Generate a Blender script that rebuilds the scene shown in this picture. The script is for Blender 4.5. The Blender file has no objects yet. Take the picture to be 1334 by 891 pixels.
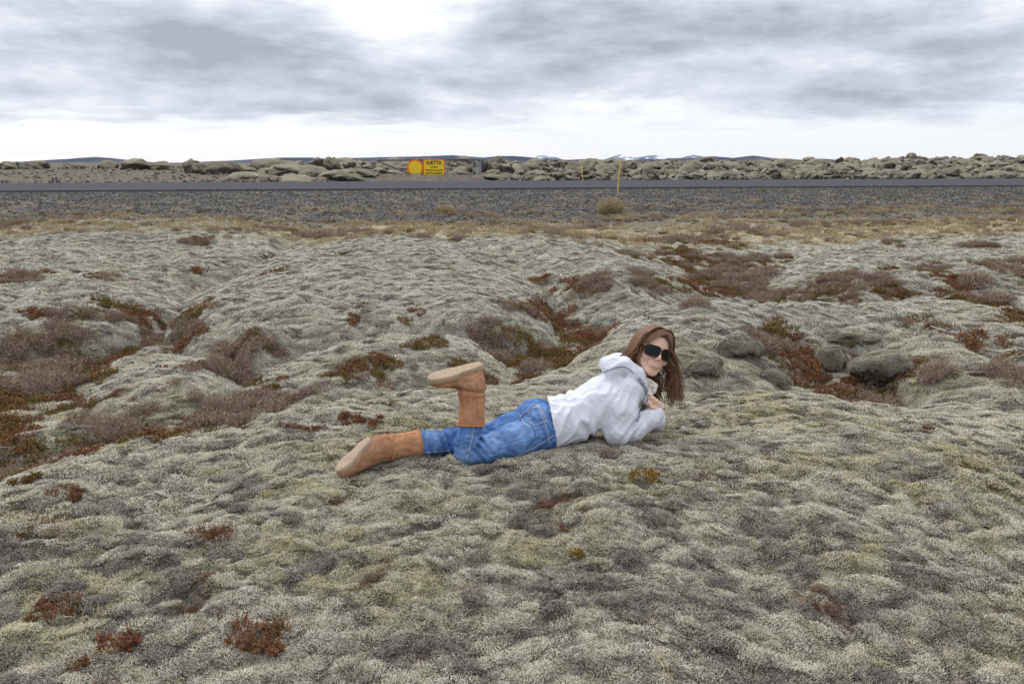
import bpy, bmesh, math, random
import numpy as np
from mathutils import Vector, Matrix, Euler

random.seed(7)
C = bpy.context.scene.collection
SC = bpy.context.scene

# ------------------------------------------------------------------ camera
CAM_Z = 1.6
PITCH = math.atan(0.2296)
FPX = 1017.0                       # focal length in photo pixels (photo is 1334 wide)
cd = bpy.data.cameras.new('camera')
cam = bpy.data.objects.new('camera', cd); C.objects.link(cam)
cam.location = (0, 0, CAM_Z)
cam.rotation_euler = (math.pi/2 - PITCH, 0, 0)
cd.sensor_width = 23.6; cd.lens = 23.6*FPX/1334.0
cd.clip_start = 0.05; cd.clip_end = 40000
SC.camera = cam

# ------------------------------------------------------------------ light
SUN_EL, SUN_AZ = math.radians(44), math.radians(-38)     # azimuth from +Y, towards -X (left of the view)
SC.view_settings.view_transform = 'Standard'
SC.view_settings.look = 'None'
SC.view_settings.gamma = 1.0
SC.view_settings.exposure = 0.0
sd = bpy.data.lights.new('sun', 'SUN'); sun = bpy.data.objects.new('sun', sd); C.objects.link(sun)
sd.energy = 1.5; sd.angle = math.radians(14); sd.color = (1.0, 0.965, 0.92)
_d = Vector((math.sin(SUN_AZ)*math.cos(SUN_EL), math.cos(SUN_AZ)*math.cos(SUN_EL), math.sin(SUN_EL)))
sun.rotation_euler = _d.to_track_quat('Z', 'Y').to_euler()
sun.location = (-20, 20, 30)

# ---- small node helper
class NT:
    def __init__(s, tree): s.t = tree; s.n = tree.nodes; s.l = tree.links
    def add(s, typ, **kw):
        nd = s.n.new(typ)
        for k, v in kw.items():
            if k.startswith('i_'):
                key = k[2:]
                key = int(key) if key.isdigit() else key.replace('_', ' ')
                s.put(nd.inputs[key], v)
            else: setattr(nd, k, v)
        return nd
    def put(s, sock, v):
        if isinstance(v, bpy.types.NodeSocket): s.l.new(v, sock)
        else: sock.default_value = v
    def math(s, op, a, b=0.0, c=0.0, clamp=False):
        nd = s.n.new('ShaderNodeMath'); nd.operation = op; nd.use_clamp = clamp
        s.put(nd.inputs[0], a); s.put(nd.inputs[1], b)
        if op in ('MULTIPLY_ADD', 'SMOOTH_MIN'): s.put(nd.inputs[2], c)
        return nd.outputs[0]
    def vmath(s, op, a, b=(0, 0, 0)):
        nd = s.n.new('ShaderNodeVectorMath'); nd.operation = op
        s.put(nd.inputs[0], a)
        if op == 'SCALE': s.put(nd.inputs['Scale'], b)
        else: s.put(nd.inputs[1], b)
        return nd.outputs[0]
    def noise(s, vec, scale, detail=4.0, rough=0.5, dist=0.0, lac=2.0, typ='FBM'):
        nd = s.n.new('ShaderNodeTexNoise'); nd.noise_type = typ
        s.put(nd.inputs['Vector'], vec); nd.inputs['Scale'].default_value = scale
        nd.inputs['Detail'].default_value = detail; nd.inputs['Roughness'].default_value = rough
        nd.inputs['Distortion'].default_value = dist; nd.inputs['Lacunarity'].default_value = lac
        return nd.outputs['Fac']
    def ramp(s, f, a, b, lo=0.0, hi=1.0, smooth=True):
        nd = s.n.new('ShaderNodeMapRange'); nd.interpolation_type = 'SMOOTHSTEP' if smooth else 'LINEAR'
        s.put(nd.inputs[0], f)
        for i, v in enumerate((a, b, lo, hi)): s.put(nd.inputs[i+1], v)
        return nd.outputs[0]
    def mix(s, f, a, b, blend='MIX'):
        nd = s.n.new('ShaderNodeMix'); nd.data_type = 'RGBA'; nd.blend_type = blend
        s.put(nd.inputs[0], f)
        for i, v in ((6, a), (7, b)):
            if isinstance(v, tuple) and len(v) == 3: v = v + (1.0,)
            s.put(nd.inputs[i], v)
        return nd.outputs[2]
    def attr(s, name):
        nd = s.n.new('ShaderNodeAttribute'); nd.attribute_name = name
        return nd

def new_mat(name, rough=0.9, spec=0.2):
    m = bpy.data.materials.new(name); m.use_nodes = True
    t = NT(m.node_tree); b = m.node_tree.nodes['Principled BSDF']
    b.inputs['Roughness'].default_value = rough
    b.inputs['Specular IOR Level'].default_value = spec
    return m, t, b

# ------------------------------------------------------------------ sky: an overcast deck over a clear strip low down
W = bpy.data.worlds.new('World'); SC.world = W; W.use_nodes = True
w = NT(W.node_tree); w.n.clear()
out = w.add('ShaderNodeOutputWorld'); bg = w.add('ShaderNodeBackground')
bg.inputs['Strength'].default_value = 0.1
sky = w.add('ShaderNodeTexSky', sky_type='NISHITA', sun_disc=False)
sky.sun_elevation = SUN_EL; sky.sun_rotation = SUN_AZ
sky.air_density = 1.0; sky.dust_density = 2.0; sky.ozone_density = 1.0
co = w.add('ShaderNodeTexCoord').outputs['Generated']
sx = w.add('ShaderNodeSeparateXYZ', i_0=co)
z = w.math('MAXIMUM', sx.outputs[2], 0.0)
zc = w.math('ADD', z, 0.085)
px = w.math('DIVIDE', sx.outputs[0], zc); py = w.math('DIVIDE', sx.outputs[1], zc)
pl = w.add('ShaderNodeCombineXYZ', i_0=px, i_1=py, i_2=5.1).outputs[0]
def scl(v, k): return w.vmath('MULTIPLY', v, k)
n_big = w.noise(scl(pl, (0.30, 0.34, 1)), 1.0, 3, 0.5, 0.2)
n_mid = w.noise(scl(co, (4.0, 4.0, 15)), 1.0, 8, 0.62, 0.10)
n_fin = w.noise(scl(co, (17, 17, 48)), 1.0, 6, 0.65, 0.1)
den = w.math('ADD', w.math('MULTIPLY', n_big, 0.42), w.math('ADD', w.math('MULTIPLY', n_mid, 0.60), w.math('MULTIPLY', n_fin, 0.10)))
# a thin place in the deck ahead, where the sun's light comes through
brk = w.add('ShaderNodeVectorMath', operation='DISTANCE', i_0=scl(co, (1.0, 0, 1.7)), i_1=(-0.125, 0, 0.355)).outputs['Value']
den = w.math('SUBTRACT', den, w.ramp(brk, 0.17, 0.02, 0.0, 0.23))
lum = w.ramp(den, 0.44, 0.67, 11.2, 5.1, False)
# thinner cloud higher up lets more light through
lum = w.math('MULTIPLY', lum, w.ramp(z, 0.20, 0.75, 1.0, 1.7))
tint = w.ramp(den, 0.42, 0.62, 0.0, 1.0)
ccol = w.mix(tint, (0.98, 0.99, 1.02), (0.855, 0.925, 1.08))
cloud = w.vmath('SCALE', ccol, lum)
# the far edge of the deck: clear, very bright hazy strip under it
edge = w.noise(scl(co, (9, 9, 60)), 1.0, 5, 0.6, 0.4)
ez = w.math('ADD', z, w.math('MULTIPLY', w.math('SUBTRACT', edge, 0.5), 0.065))
cover = w.ramp(ez, 0.034, 0.062, 0.0, 1.0)
wisp = w.ramp(w.noise(scl(co, (6, 6, 75)), 1.0, 6, 0.6, 0.3), 0.50, 0.72, 0.0, 0.5)
wisp = w.math('MULTIPLY', wisp, w.ramp(z, 0.02, 0.05, 0.0, 1.0))
haze = w.mix(w.ramp(z, 0.0, 0.10, 0.0, 1.0), (11.8, 12.0, 12.2), (10.2, 11.3, 12.8))
clear = w.mix(0.22, haze, sky.outputs[0])
low = w.mix(wisp, clear, (7.2, 7.5, 8.1))
final = w.mix(cover, low, cloud)
w.l.new(final, bg.inputs['Color']); w.l.new(bg.outputs[0], out.inputs[0])

# ------------------------------------------------------------------ helpers
CP, SP = math.cos(PITCH), math.sin(PITCH)
def ray(px, py):
    X = (px-667)/FPX; Y = (445.5-py)/FPX
    return np.array([X, CP + Y*SP, -SP + Y*CP])
def at_z(px, py, z):
    r = ray(px, py); t = (z-CAM_Z)/r[2]
    return np.array([0, 0, CAM_Z]) + r*t
def at_y(px, py, y):
    r = ray(px, py); return np.array([0, 0, CAM_Z]) + r*(y/r[1])
def tag(o, label=None, cat=None, group=None, kind=None):
    if label: o['label'] = label
    if cat: o['category'] = cat
    if group: o['group'] = group
    if kind: o['kind'] = kind
    return o
def mesh_np(name, v, f, mat=None, parent=None, smooth=True, attrs=None, loc=None, colls=None):
    v = np.asarray(v, dtype=np.float32); me = bpy.data.meshes.new(name)
    if isinstance(f, np.ndarray):
        k = f.shape[1]
        me.vertices.add(len(v)); me.vertices.foreach_set('co', v.ravel())
        me.loops.add(f.size); me.loops.foreach_set('vertex_index', f.ravel().astype(np.int32))
        me.polygons.add(len(f)); me.polygons.foreach_set('loop_start', np.arange(0, f.size, k, dtype=np.int32))
        me.update(calc_edges=True)
    else:
        me.from_pydata(v.tolist(), [], f); me.update()
    if smooth: me.polygons.foreach_set('use_smooth', np.ones(len(me.polygons), dtype=bool))
    for k_, a in (attrs or {}).items():
        if a.ndim == 1:
            at = me.attributes.new(k_, 'FLOAT', 'POINT'); at.data.foreach_set('value', a.astype(np.float32))
        else:
            at = me.attributes.new(k_, 'FLOAT_VECTOR', 'POINT'); at.data.foreach_set('vector', a.astype(np.float32).ravel())
    me.validate()
    o = bpy.data.objects.new(name, me)
    if mat: me.materials.append(mat)
    C.objects.link(o)
    if parent: o.parent = parent
    if loc is not None: o.location = loc
    return o
def empty(name, loc=(0, 0, 0)):
    o = bpy.data.objects.new(name, None); C.objects.link(o); o.location = loc; o.empty_display_size = 0.1
    return o

# ---- numpy gradient noise
_rs = np.random.RandomState(11)
_perm = np.concatenate([_rs.permutation(512)]*2)
_ang = _rs.rand(512)*2*np.pi
_G2 = np.stack([np.cos(_ang), np.sin(_ang)], -1)
_g3 = _rs.normal(size=(512, 3)); _G3 = _g3/np.linalg.norm(_g3, axis=1, keepdims=True)
def perlin(x, y, seed=0):
    xi = np.floor(x).astype(np.int64); yi = np.floor(y).astype(np.int64)
    xf = x-xi; yf = y-yi
    u = xf*xf*xf*(xf*(xf*6-15)+10); v = yf*yf*yf*(yf*(yf*6-15)+10)
    def g(ix, iy, dx, dy):
        h = _perm[(_perm[(ix+seed*37) & 511]+iy) & 511]
        return _G2[h, 0]*dx+_G2[h, 1]*dy
    a = g(xi, yi, xf, yf); b = g(xi+1, yi, xf-1, yf); c = g(xi, yi+1, xf, yf-1); d = g(xi+1, yi+1, xf-1, yf-1)
    return ((a+(b-a)*u)*(1-v)+(c+(d-c)*u)*v)*1.45
def perlin3(x, y, z, seed=0):
    xi = np.floor(x).astype(np.int64); yi = np.floor(y).astype(np.int64); zi = np.floor(z).astype(np.int64)
    xf = x-xi; yf = y-yi; zf = z-zi
    f = lambda t: t*t*t*(t*(t*6-15)+10)
    u, v, w_ = f(xf), f(yf), f(zf); r = 0
    for i in (0, 1):
        for j in (0, 1):
            for k in (0, 1):
                h = _perm[(_perm[(_perm[(xi+i+seed*17) & 511]+yi+j) & 511]+zi+k) & 511]
                g = _G3[h]
                r = r+(g[..., 0]*(xf-i)+g[..., 1]*(yf-j)+g[..., 2]*(zf-k))*(u if i else 1-u)*(v if j else 1-v)*(w_ if k else 1-w_)
    return r*1.5
def fbm(x, y, octv=4, seed=0, gain=0.5):
    s = 0; a = 1; t = 0
    for o in range(octv):
        s = s+a*perlin(x*2**o, y*2**o, seed+o*3); t += a; a *= gain
    return s/t
def billow(x, y, octv=3, seed=0, gain=0.5):
    s = 0; a = 1; t = 0
    for o in range(octv):
        s = s+a*np.abs(perlin(x*2**o, y*2**o, seed+o*5)); t += a; a *= gain
    return s/t
def sstep(a, b, x):
    t = np.clip((x-a)/(b-a), 0, 1); return t*t*(3-2*t)
# ------------------------------------------------------------------ terrain
# outlines of the moss cushions over the lava (photo pixels projected on to the level z), height, edge width
MOUNDS = [
 # foreground mound she lies on
 dict(z=0.17, H=0.36, w=0.75, p=[(-2600, 2600), (-900, 760), (-250, 640), (0, 596), (100, 572), (200, 550), (320, 520), (440, 498), (560, 488), (640, 484), (700, 478), (790, 482),
      (890, 490), (1000, 491), (1080, 496), (1150, 504), (1240, 498), (1334, 517), (1500, 552), (1900, 660), (3500, 2600)], near=True),
 dict(z=0.08, H=0.54, w=1.25, p=[(213, 437), (230, 397), (300, 368), (400, 338), (520, 328), (640, 340), (715, 382), (730, 425), (690, 447), (600, 455), (480, 452), (400, 456), (330, 475), (270, 462)]),
 dict(z=0.25, H=0.56, w=2.6, p=[(390, 330), (450, 305), (560, 301), (700, 306), (800, 319), (880, 342), (930, 370), (880, 392), (800, 387), (720, 378), (640, 348), (520, 338)]),
 dict(z=0.0, H=0.30, w=0.9, p=[(322, 512), (340, 482), (420, 450), (520, 447), (620, 460), (660, 478), (640, 500), (520, 520), (440, 545), (380, 552), (335, 540)]),
 dict(z=0.05, H=0.24, w=0.6, p=[(735, 388), (830, 385), (918, 402), (880, 416), (800, 418), (740, 414)]),
 dict(z=0.15, H=0.55, w=2.0, p=[(-900, 330), (-300, 312), (0, 303), (150, 296), (300, 299), (400, 312), (340, 348), (262, 372), (212, 402), (180, 425), (90, 442), (0, 446), (-300, 470), (-900, 520)]),
 dict(z=0.03, H=0.20, w=0.9, p=[(85, 500), (120, 470), (180, 448), (240, 442), (300, 470), (325, 492), (300, 530), (200, 545), (110, 530)]),
 dict(z=0.0, H=0.20, w=0.5, p=[(-60, 590), (20, 560), (90, 552), (150, 560), (60, 590), (-30, 620)]),
 dict(z=0.12, H=0.50, w=1.2, p=[(742, 462), (795, 424), (880, 410), (1000, 405), (1200, 396), (1334, 398), (1900, 400), (1900, 600), (1400, 560), (1300, 520), (1230, 480), (1150, 462), (1060, 458), (960, 500), (880, 515), (760, 482)]),
 dict(z=0.0, H=0.36, w=0.7, p=[(880, 500), (900, 470), (960, 448), (1040, 452), (1060, 480), (1000, 520), (920, 530)]),
 dict(z=0.0, H=0.38, w=0.7, p=[(1130, 470), (1180, 448), (1250, 462), (1330, 500), (1500, 540), (1450, 600), (1260, 560), (1180, 520)]),
 dict(z=0.2, H=0.46, w=2.0, p=[(992, 350), (1060, 332), (1150, 323), (1195, 303), (1334, 299), (2100, 297), (2100, 420), (1334, 388), (1200, 382), (1120, 390), (1035, 384), (1005, 366)]),
 dict(z=0.0, H=0.54, w=0.45, p=[(1178, 462), (1200, 438), (1236, 440), (1256, 465), (1240, 492), (1196, 494)]),
 dict(z=0.0, H=0.50, w=0.35, p=[(1075, 470), (1095, 448), (1140, 446), (1150, 462), (1110, 476)]),
 dict(z=0.0, H=0.42, w=0.40, p=[(905, 486), (940, 458), (990, 452), (1010, 470), (980, 492)]),
 dict(z=0.0, H=0.44, w=0.5, p=[(1250, 500), (1300, 480), (1360, 490), (1380, 530), (1300, 540)]),
 dict(z=0.05, H=0.30, w=0.6, p=[(650, 505), (700, 477), (760, 470), (820, 476), (840, 500), (760, 540), (680, 530)]),
]
for m_ in MOUNDS:
    m_['xy'] = np.array([at_z(a, b, m_['z'])[:2] for a, b in m_['p']])
    if m_.get('near'): m_['xy'][0] = (-14, -8); m_['xy'][-1] = (14, -8)
def poly_dist(P, x, y):
    """signed distance, positive inside"""
    n = len(P); d2 = np.full(x.shape, 1e9); ins = np.zeros(x.shape, bool)
    for i in range(n):
        a = P[i]; b = P[(i+1) % n]; e = b-a; L = e@e
        wx = x-a[0]; wy = y-a[1]
        t = np.clip((wx*e[0]+wy*e[1])/L, 0, 1)
        d2 = np.minimum(d2, (wx-e[0]*t)**2+(wy-e[1]*t)**2)
        c = (a[1] > y) != (b[1] > y)
        if abs(e[1]) > 1e-9: ins ^= c & (x < e[0]*(y-a[1])/e[1]+a[0])
    return np.where(ins, 1, -1)*np.sqrt(d2)
ROAD_Z = 0.75
def road_near(x): return 27.3+0.17*x
def road_far(x): return 38.2+0.20*x
def smax(a, b, k):
    h = np.clip(0.5+0.5*(a-b)/k, 0, 1); return b*(1-h)+a*h+k*h*(1-h)
def terrain(x, y, detail=3):
    x = np.asarray(x, float); y = np.asarray(y, float)
    r = np.hypot(x, y)
    # long profile: hollows, plain, gravel bank, road, lava field
    base = -0.09+0.08*perlin(x*0.35, y*0.35, 3)+0.36*sstep(8.0, 13.5, y+0.12*x)+0.10*sstep(12, 20, y)
    rn = road_near(x); rf = road_far(x)
    bank = sstep(0, 1, (y-(rn-8.5))/8.0)
    z = base*(1-bank)+bank*(ROAD_Z-0.03)
    plain = sstep(11.5, 13.5, y-0.25*perlin(x*0.2, y*0.2, 9)*6+0.05*x)
    gravel = sstep(-14.5, -8.5, y-rn+perlin(x*0.25, y*0.3, 5)*2.2+perlin(x*1.3, y*1.3, 6)*1.2)
    far = sstep(0.6, 3.0, y-rf)
    wx = x+0.10*perlin(x*1.3, y*1.3, 21)+0.05*perlin(x*3.1, y*3.1, 22); wy = y+0.14*perlin(x*1.1, y*1.1, 23)+0.05*perlin(x*3.3, y*3.3, 24)
    mask = np.zeros_like(x); hm = np.zeros_like(x)
    sel = (r < 40)
    for m_ in MOUNDS:
        P = m_['xy']; lo = P.min(0)-1; hi = P.max(0)+1
        s = sel & (x > lo[0]) & (x < hi[0]) & (y > lo[1]) & (y < hi[1])
        if not s.any(): continue
        d = poly_dist(P, wx[s], wy[s])
        w_ = m_['w']; t = np.clip(d/w_, 0, 1)
        prof = np.sqrt(np.clip(1-(1-t)**2, 0, 1))
        h = m_['H']*(0.80*prof+0.20*sstep(0, 3.0*w_, d))
        hm[s] = smax(hm[s], h, 0.05)
        mask[s] = np.maximum(mask[s], sstep(-0.10, 0.16, d))
    z = z+hm*(1-0.60*sstep(8.5, 13.5, y+0.12*x))
    # the shallow tilt of the foreground cushion
    fg = np.clip(mask, 0, 1)*(1-sstep(4.2, 6.5, r))
    z = z+fg*(-0.212+0.20*sstep(0.5, 4.0, y))
    nr = 1-bank
    nb = mask; nf = 1+0.35*sstep(5.0, 9, r)
    # lumps of moss
    sk = x*0.35+y
    z = z+nr*(0.06*perlin(x*0.75, y*0.8, 31)*(0.35+0.65*nb)*(0.55+0.45*sstep(2.5, 5.5, r)))
    if detail >= 1:
        u = x+0.25*perlin(x*1.6, y*1.6, 41); v = y+0.22*x+0.25*perlin(x*1.7, y*1.5, 42)
        b1 = billow(u*1.35, v*2.3, 2, 43)
        z = z+nb*nr*0.055*(b1-0.28)
    if detail >= 2:
        u2 = x-0.55*y*np.sign(1.0-x)*0.6+0.10*perlin(x*3.1, y*3.1, 44)
        b2 = billow(u2*2.1+0.3*v, v*5.0, 2, 51)
        z = z+nb*nr*(0.029+0.006*sstep(4.5, 8, r))*(b2-0.28)
        b3 = billow(u2*5.5, v*10.0, 2, 53)
        z = z+nb*nr*nf*0.040*(b3-0.28)
        z = z+nb*nr*nf*0.012*perlin(x*9, y*11, 61)
        z = z+(1-nb)*nr*0.03*perlin(x*5, y*5, 63)
    if detail >= 3:
        fade = 1-sstep(7, 14, r)
        z = z+nb*nr*fade*(0.015*(billow(x*17, y*21, 2, 71)-0.25))
        z = z+nb*nr*(1-sstep(3.5, 7, r))*0.026*(billow(x*11, y*13, 1, 75)-0.25)
        z = z+nr*fade*0.0045*perlin(x*45, y*50, 73)
    # lava field beyond the road
    if (y > 30).any():
        s = y > 30
        X, Y = x[s], y[s]; f = far[s]
        calm = sstep(-14, -6, X+0.28*(Y-42))          # the flat part on the left
        ramp_ = sstep(0, 26, Y-road_far(X))
        rise = 0.10+0.42*ramp_+0.12*perlin(X*0.08, Y*0.08, 81)*ramp_+0.5*sstep(14, 45, X-0.15*Y)*ramp_
        lum_ = 0.62*billow(X*0.28, Y*0.30, 3, 83)+0.25*billow(X*0.9, Y*0.9, 2, 87)
        lum_ = lum_*(0.25+0.75*calm)*(1-sstep(120, 220, Y))
        fz = rise+lum_-0.12
        fz = fz*(1-sstep(110, 400, Y))+0.55*sstep(110, 400, Y)
        z[s] = z[s]+f*(fz-0.05)
    # the road bed stays under the asphalt
    on = sstep(-0.7, -0.1, y-rn)*(1-sstep(0.1, 1.0, y-rf))
    z = z*(1-on)+(ROAD_Z-0.06)*on
    z = z-sstep(300, 3000, r)*0.0
    return z, mask, plain*(1-bank*0), gravel, far
def tz(x, y, detail=2):
    return float(terrain(np.array([x]), np.array([y]), detail)[0][0])
def ground_hit(px, py, t0=1.5, t1=60, detail=2):
    r = ray(px, py); t = np.geomspace(t0, t1, 4000)
    X, Y, Z = r[0]*t, r[1]*t, CAM_Z+r[2]*t
    h = terrain(X, Y, detail)[0]; k = np.argmax(Z < h)
    return np.array([X[k], Y[k], h[k]])

# patches of low shrubs (photo pixel, radius in m across, kind)
VEG_PATCH = [(60, 505, .75), (20, 530, .6), (150, 580, .5), (260, 560, .6), (300, 535, .5), (200, 560, .5), (330, 545, .4), (90, 600, .4), (20, 600, .4), (300, 485, .45), (250, 440, .4), (150, 397, .35), (40, 405, .35), (258, 350, .35),
  (360, 352, .3), (20, 470, .5), (100, 450, .5), (180, 430, .4), (685, 435, .38), (720, 418, .38), (640, 460, .22), (770, 400, .35), (700, 472, .30), (820, 362, .4), (860, 335, .4), (905, 395, .4), (540, 446, .2), (470, 446, .18), (450, 370, .12),
  (950, 360, .8), (1000, 392, .6), (930, 335, .9), (1080, 394, .5), (880, 350, .5), (1150, 396, .4), (1230, 393, .4), (1050, 400, .4), (970, 385, .5), (1270, 362, .35), (1300, 388, .4), (1150, 350, .25), (1220, 385, .35), (1330, 385, .35), (1018, 425, .25), (1030, 475, .35), (1000, 480, .3), (1275, 440, .35), (1320, 460, .4), (1250, 430, .25), (1060, 490, .3),
  (1230, 515, .2), (1300, 530, .2), (1190, 505, .12), (1100, 440, .12), (1200, 470, .2), (800, 440, .15), (760, 455, .15), (500, 500, .2), (560, 480, .18), (450, 505, .18), (610, 500, .25), (700, 385, .25), (850, 400, .4)]
PATCH_XY = [(*at_z(a, b, 0.0)[:2], rr) for a, b, rr in VEG_PATCH]

def tones(x, y):
    """how the moss varies: dark dried, yellow-green fresh, bare brown; plus vignette shade painted into dark"""
    wx = x+0.12*perlin(x*4, y*4, 101); wy = y+0.12*perlin(x*4, y*4, 102)
    a = fbm(wx*1.9, wy*3.2, 5, 111, 0.62)
    dark = 0.75*sstep(0.16, 0.46, a+0.15*perlin(x*0.6, y*0.6, 113)+0.12*(1-sstep(2.2, 3.8, y)))  # last term: lens vignette shade painted into the nearest moss
    dark = np.maximum(dark, 0.95*sstep(0.10, 0.32, fbm(wx*4.6, wy*8.5, 3, 117, .6)+0.10*perlin(x*1.1, y*1.1, 119)+0.07*(1-sstep(2.4, 4.2, y))))  # the fine patches carry the same painted vignette up close
    c = fbm(wx*0.9+9, wy*1.3, 4, 121, 0.6)
    yel = sstep(-0.12, 0.36, c)*(1-dark*0.8)
    d = fbm(wx*2.4+31, wy*3.4, 3, 131, 0.5)
    brown = sstep(0.36, 0.48, d+0.10*perlin(x*9, y*9, 133))
    return dark, yel, brown
DEG = math.pi/180
def axis_ang():
    fine = np.arange(-38, 38.001, 0.092)
    l1 = -38-np.cumsum(np.geomspace(0.1, 6, 34)); l1 = l1[l1 > -180][::-1]
    a = np.concatenate([[-180], l1, fine, -l1[::-1], [180]])
    return a*DEG
def axis_rad():
    r = [0.0, 0.3, 0.6, 0.9, 1.2]; x = 1.45
    while x < 12000:
        r.append(x)
        if x < 44: x += min(x*x*0.00112, x*0.0040)
        elif x < 160: x *= 1.008
        else: x *= 1.05
    return np.array(r)
aa = axis_ang(); rr_ = axis_rad()
A, R_ = np.meshgrid(aa, rr_)
gx = np.sin(A)*R_; gy = np.cos(A)*R_
gz, mask, plain, gravel, far = [q.reshape(gx.shape) for q in terrain(gx.ravel(), gy.ravel(), 3)]
Xf, Yf = gx.ravel(), gy.ravel()
pv = np.zeros(Xf.shape)
for (qx, qy, qr) in PATCH_XY:
    d_ = np.hypot(Xf-qx, (Yf-qy)*0.55); s_ = d_ < qr*1.5
    pv[s_] = np.maximum(pv[s_], 1-d_[s_]/(qr*1.5))
nz = fbm(Xf*2.1, Yf*2.1, 4, 91)
nz2 = fbm(Xf*6.0, Yf*6.0, 3, 95)
hollow = (1-mask.ravel())*(1-sstep(11, 13.5, Yf))
veg = np.clip(sstep(0.46, 0.70, pv*0.88+0.50*nz+0.36*nz2), 0, 1)
veg = np.maximum(veg, sstep(0.56, 0.82, hollow*0.80+0.65*nz+0.3*nz2))
veg = veg*(Yf > 1)
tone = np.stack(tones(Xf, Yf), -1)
nr_, nc_ = gx.shape
vid = np.arange(nr_*nc_).reshape(nr_, nc_)
F = np.stack([vid[:-1, :-1], vid[:-1, 1:], vid[1:, 1:], vid[1:, :-1]], -1).reshape(-1, 4)
F = F[:, ::-1]

def ground_mat():
    m, t, b = new_mat('mossy_ground', 0.95, 0.12)
    geo = t.add('ShaderNodeNewGeometry'); P = geo.outputs['Position']
    A1 = t.attr('cover').outputs['Vector']; s = t.add('ShaderNodeSeparateXYZ', i_0=A1)
    vegA, plainA, gravA = s.outputs
    lavaA = t.attr('lava').outputs['Fac']
    n1 = t.noise(P, 1.1, 5, 0.55, 0.4); n2 = t.noise(P, 4.5, 6, 0.6, 0.3); n3 = t.noise(P, 28, 5, 0.65); n4 = t.noise(P, 140, 3, 0.7); n5 = t.noise(P, 9.0, 4, 0.6, 0.5)
    T = t.add('ShaderNodeSeparateXYZ', i_0=t.attr('tone').outputs['Vector'])
    pale = t.mix(t.ramp(n2, 0.35, 0.65), (0.55, 0.525, 0.43), (0.44, 0.415, 0.32))
    pale = t.mix(t.math('MULTIPLY', T.outputs[1], 0.75), pale, (0.40, 0.375, 0.235))
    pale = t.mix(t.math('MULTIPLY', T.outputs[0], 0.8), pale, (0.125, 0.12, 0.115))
    pale = t.mix(t.math('MULTIPLY', T.outputs[2], 0.85), pale, (0.15, 0.08, 0.048))
    pale = t.mix(t.math('MULTIPLY', t.ramp(n3, 0.36, 0.56, 1.0, 0.0), 0.5), pale, (0.12, 0.115, 0.10))
    pale = t.mix(t.math('MULTIPLY', t.ramp(n4, 0.35, 0.6, 1.0, 0.0), 0.6), pale, (0.08, 0.075, 0.06))
    v1 = t.mix(t.ramp(t.noise(P, 2.3, 4, 0.6), 0.42, 0.6), (0.15, 0.095, 0.07), (0.15, 0.125, 0.06))
    v1 = t.mix(t.ramp(n3, 0.4, 0.62), v1, (0.06, 0.042, 0.03))
    v1 = t.mix(t.ramp(n2, 0.48, 0.60, 0, 0.8), v1, (0.34, 0.32, 0.24))
    v1 = t.mix(t.ramp(n4, 0.5, 0.7), v1, (0.24, 0.17, 0.10))
    col = t.mix(vegA, pale, v1)
    # dry grassy plain
    g1 = t.mix(t.ramp(t.noise(P, 1.6, 6, 0.65, 0.5), 0.38, 0.60), (0.36, 0.295, 0.165), (0.17, 0.14, 0.085))
    g1 = t.mix(t.ramp(n2, 0.46, 0.68), g1, (0.11, 0.085, 0.065))
    g1 = t.mix(t.ramp(t.noise(P, 18, 4, 0.7), 0.45, 0.62), g1, (0.44, 0.40, 0.27))
    col = t.mix(plainA, col, g1)
    # gravel
    vor = t.add('ShaderNodeTexVoronoi', i_Scale=48.0, i_Vector=P)
    k1 = t.mix(vor.outputs['Color'], (0.050, 0.047, 0.045), (0.108, 0.103, 0.096))
    k1 = t.mix(t.ramp(t.noise(P, 1.6, 6, 0.7, 0.4), 0.46, 0.64, 0, .85), k1, (0.20, 0.165, 0.115))
    col = t.mix(gravA, col, k1)
    # lava field: moss over dark rock where it is steep or broken
    nzs = t.add('ShaderNodeSeparateXYZ', i_0=geo.outputs['Normal']).outputs[2]
    ex = t.ramp(t.math('ADD', nzs, t.math('MULTIPLY', t.math('SUBTRACT', t.noise(P, 1.4, 5, 0.65), 0.5), 1.1)), 0.55, 0.85)
    l0 = t.mix(t.ramp(n2, 0.4, 0.65), (0.165, 0.14, 0.10), (0.065, 0.055, 0.047))
    l1 = t.mix(t.ramp(n2, 0.4, 0.6), (0.05, 0.042, 0.038), (0.11, 0.07, 0.05))
    lav = t.mix(ex, l1, l0)
    col = t.mix(lavaA, col, lav)
    t.l.new(col, b.inputs['Base Color'])
    # fine relief
    h = t.math('ADD', t.math('MULTIPLY', n4, 0.004), t.math('MULTIPLY', n3, 0.012))
    h = t.math('ADD', h, t.math('MULTIPLY', t.noise(P, 420, 2, 0.7), 0.0015))
    bp = t.add('ShaderNodeBump', i_Height=h); bp.inputs['Strength'].default_value = 0.9; bp.inputs['Distance'].default_value = 1.0
    t.l.new(bp.outputs[0], b.inputs['Normal'])
    return m
M_ground = ground_mat()
cover = np.stack([veg, plain.ravel(), gravel.ravel()], -1)
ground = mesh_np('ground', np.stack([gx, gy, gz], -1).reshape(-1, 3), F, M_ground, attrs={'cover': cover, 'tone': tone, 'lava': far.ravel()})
tag(ground, kind='structure')

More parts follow.
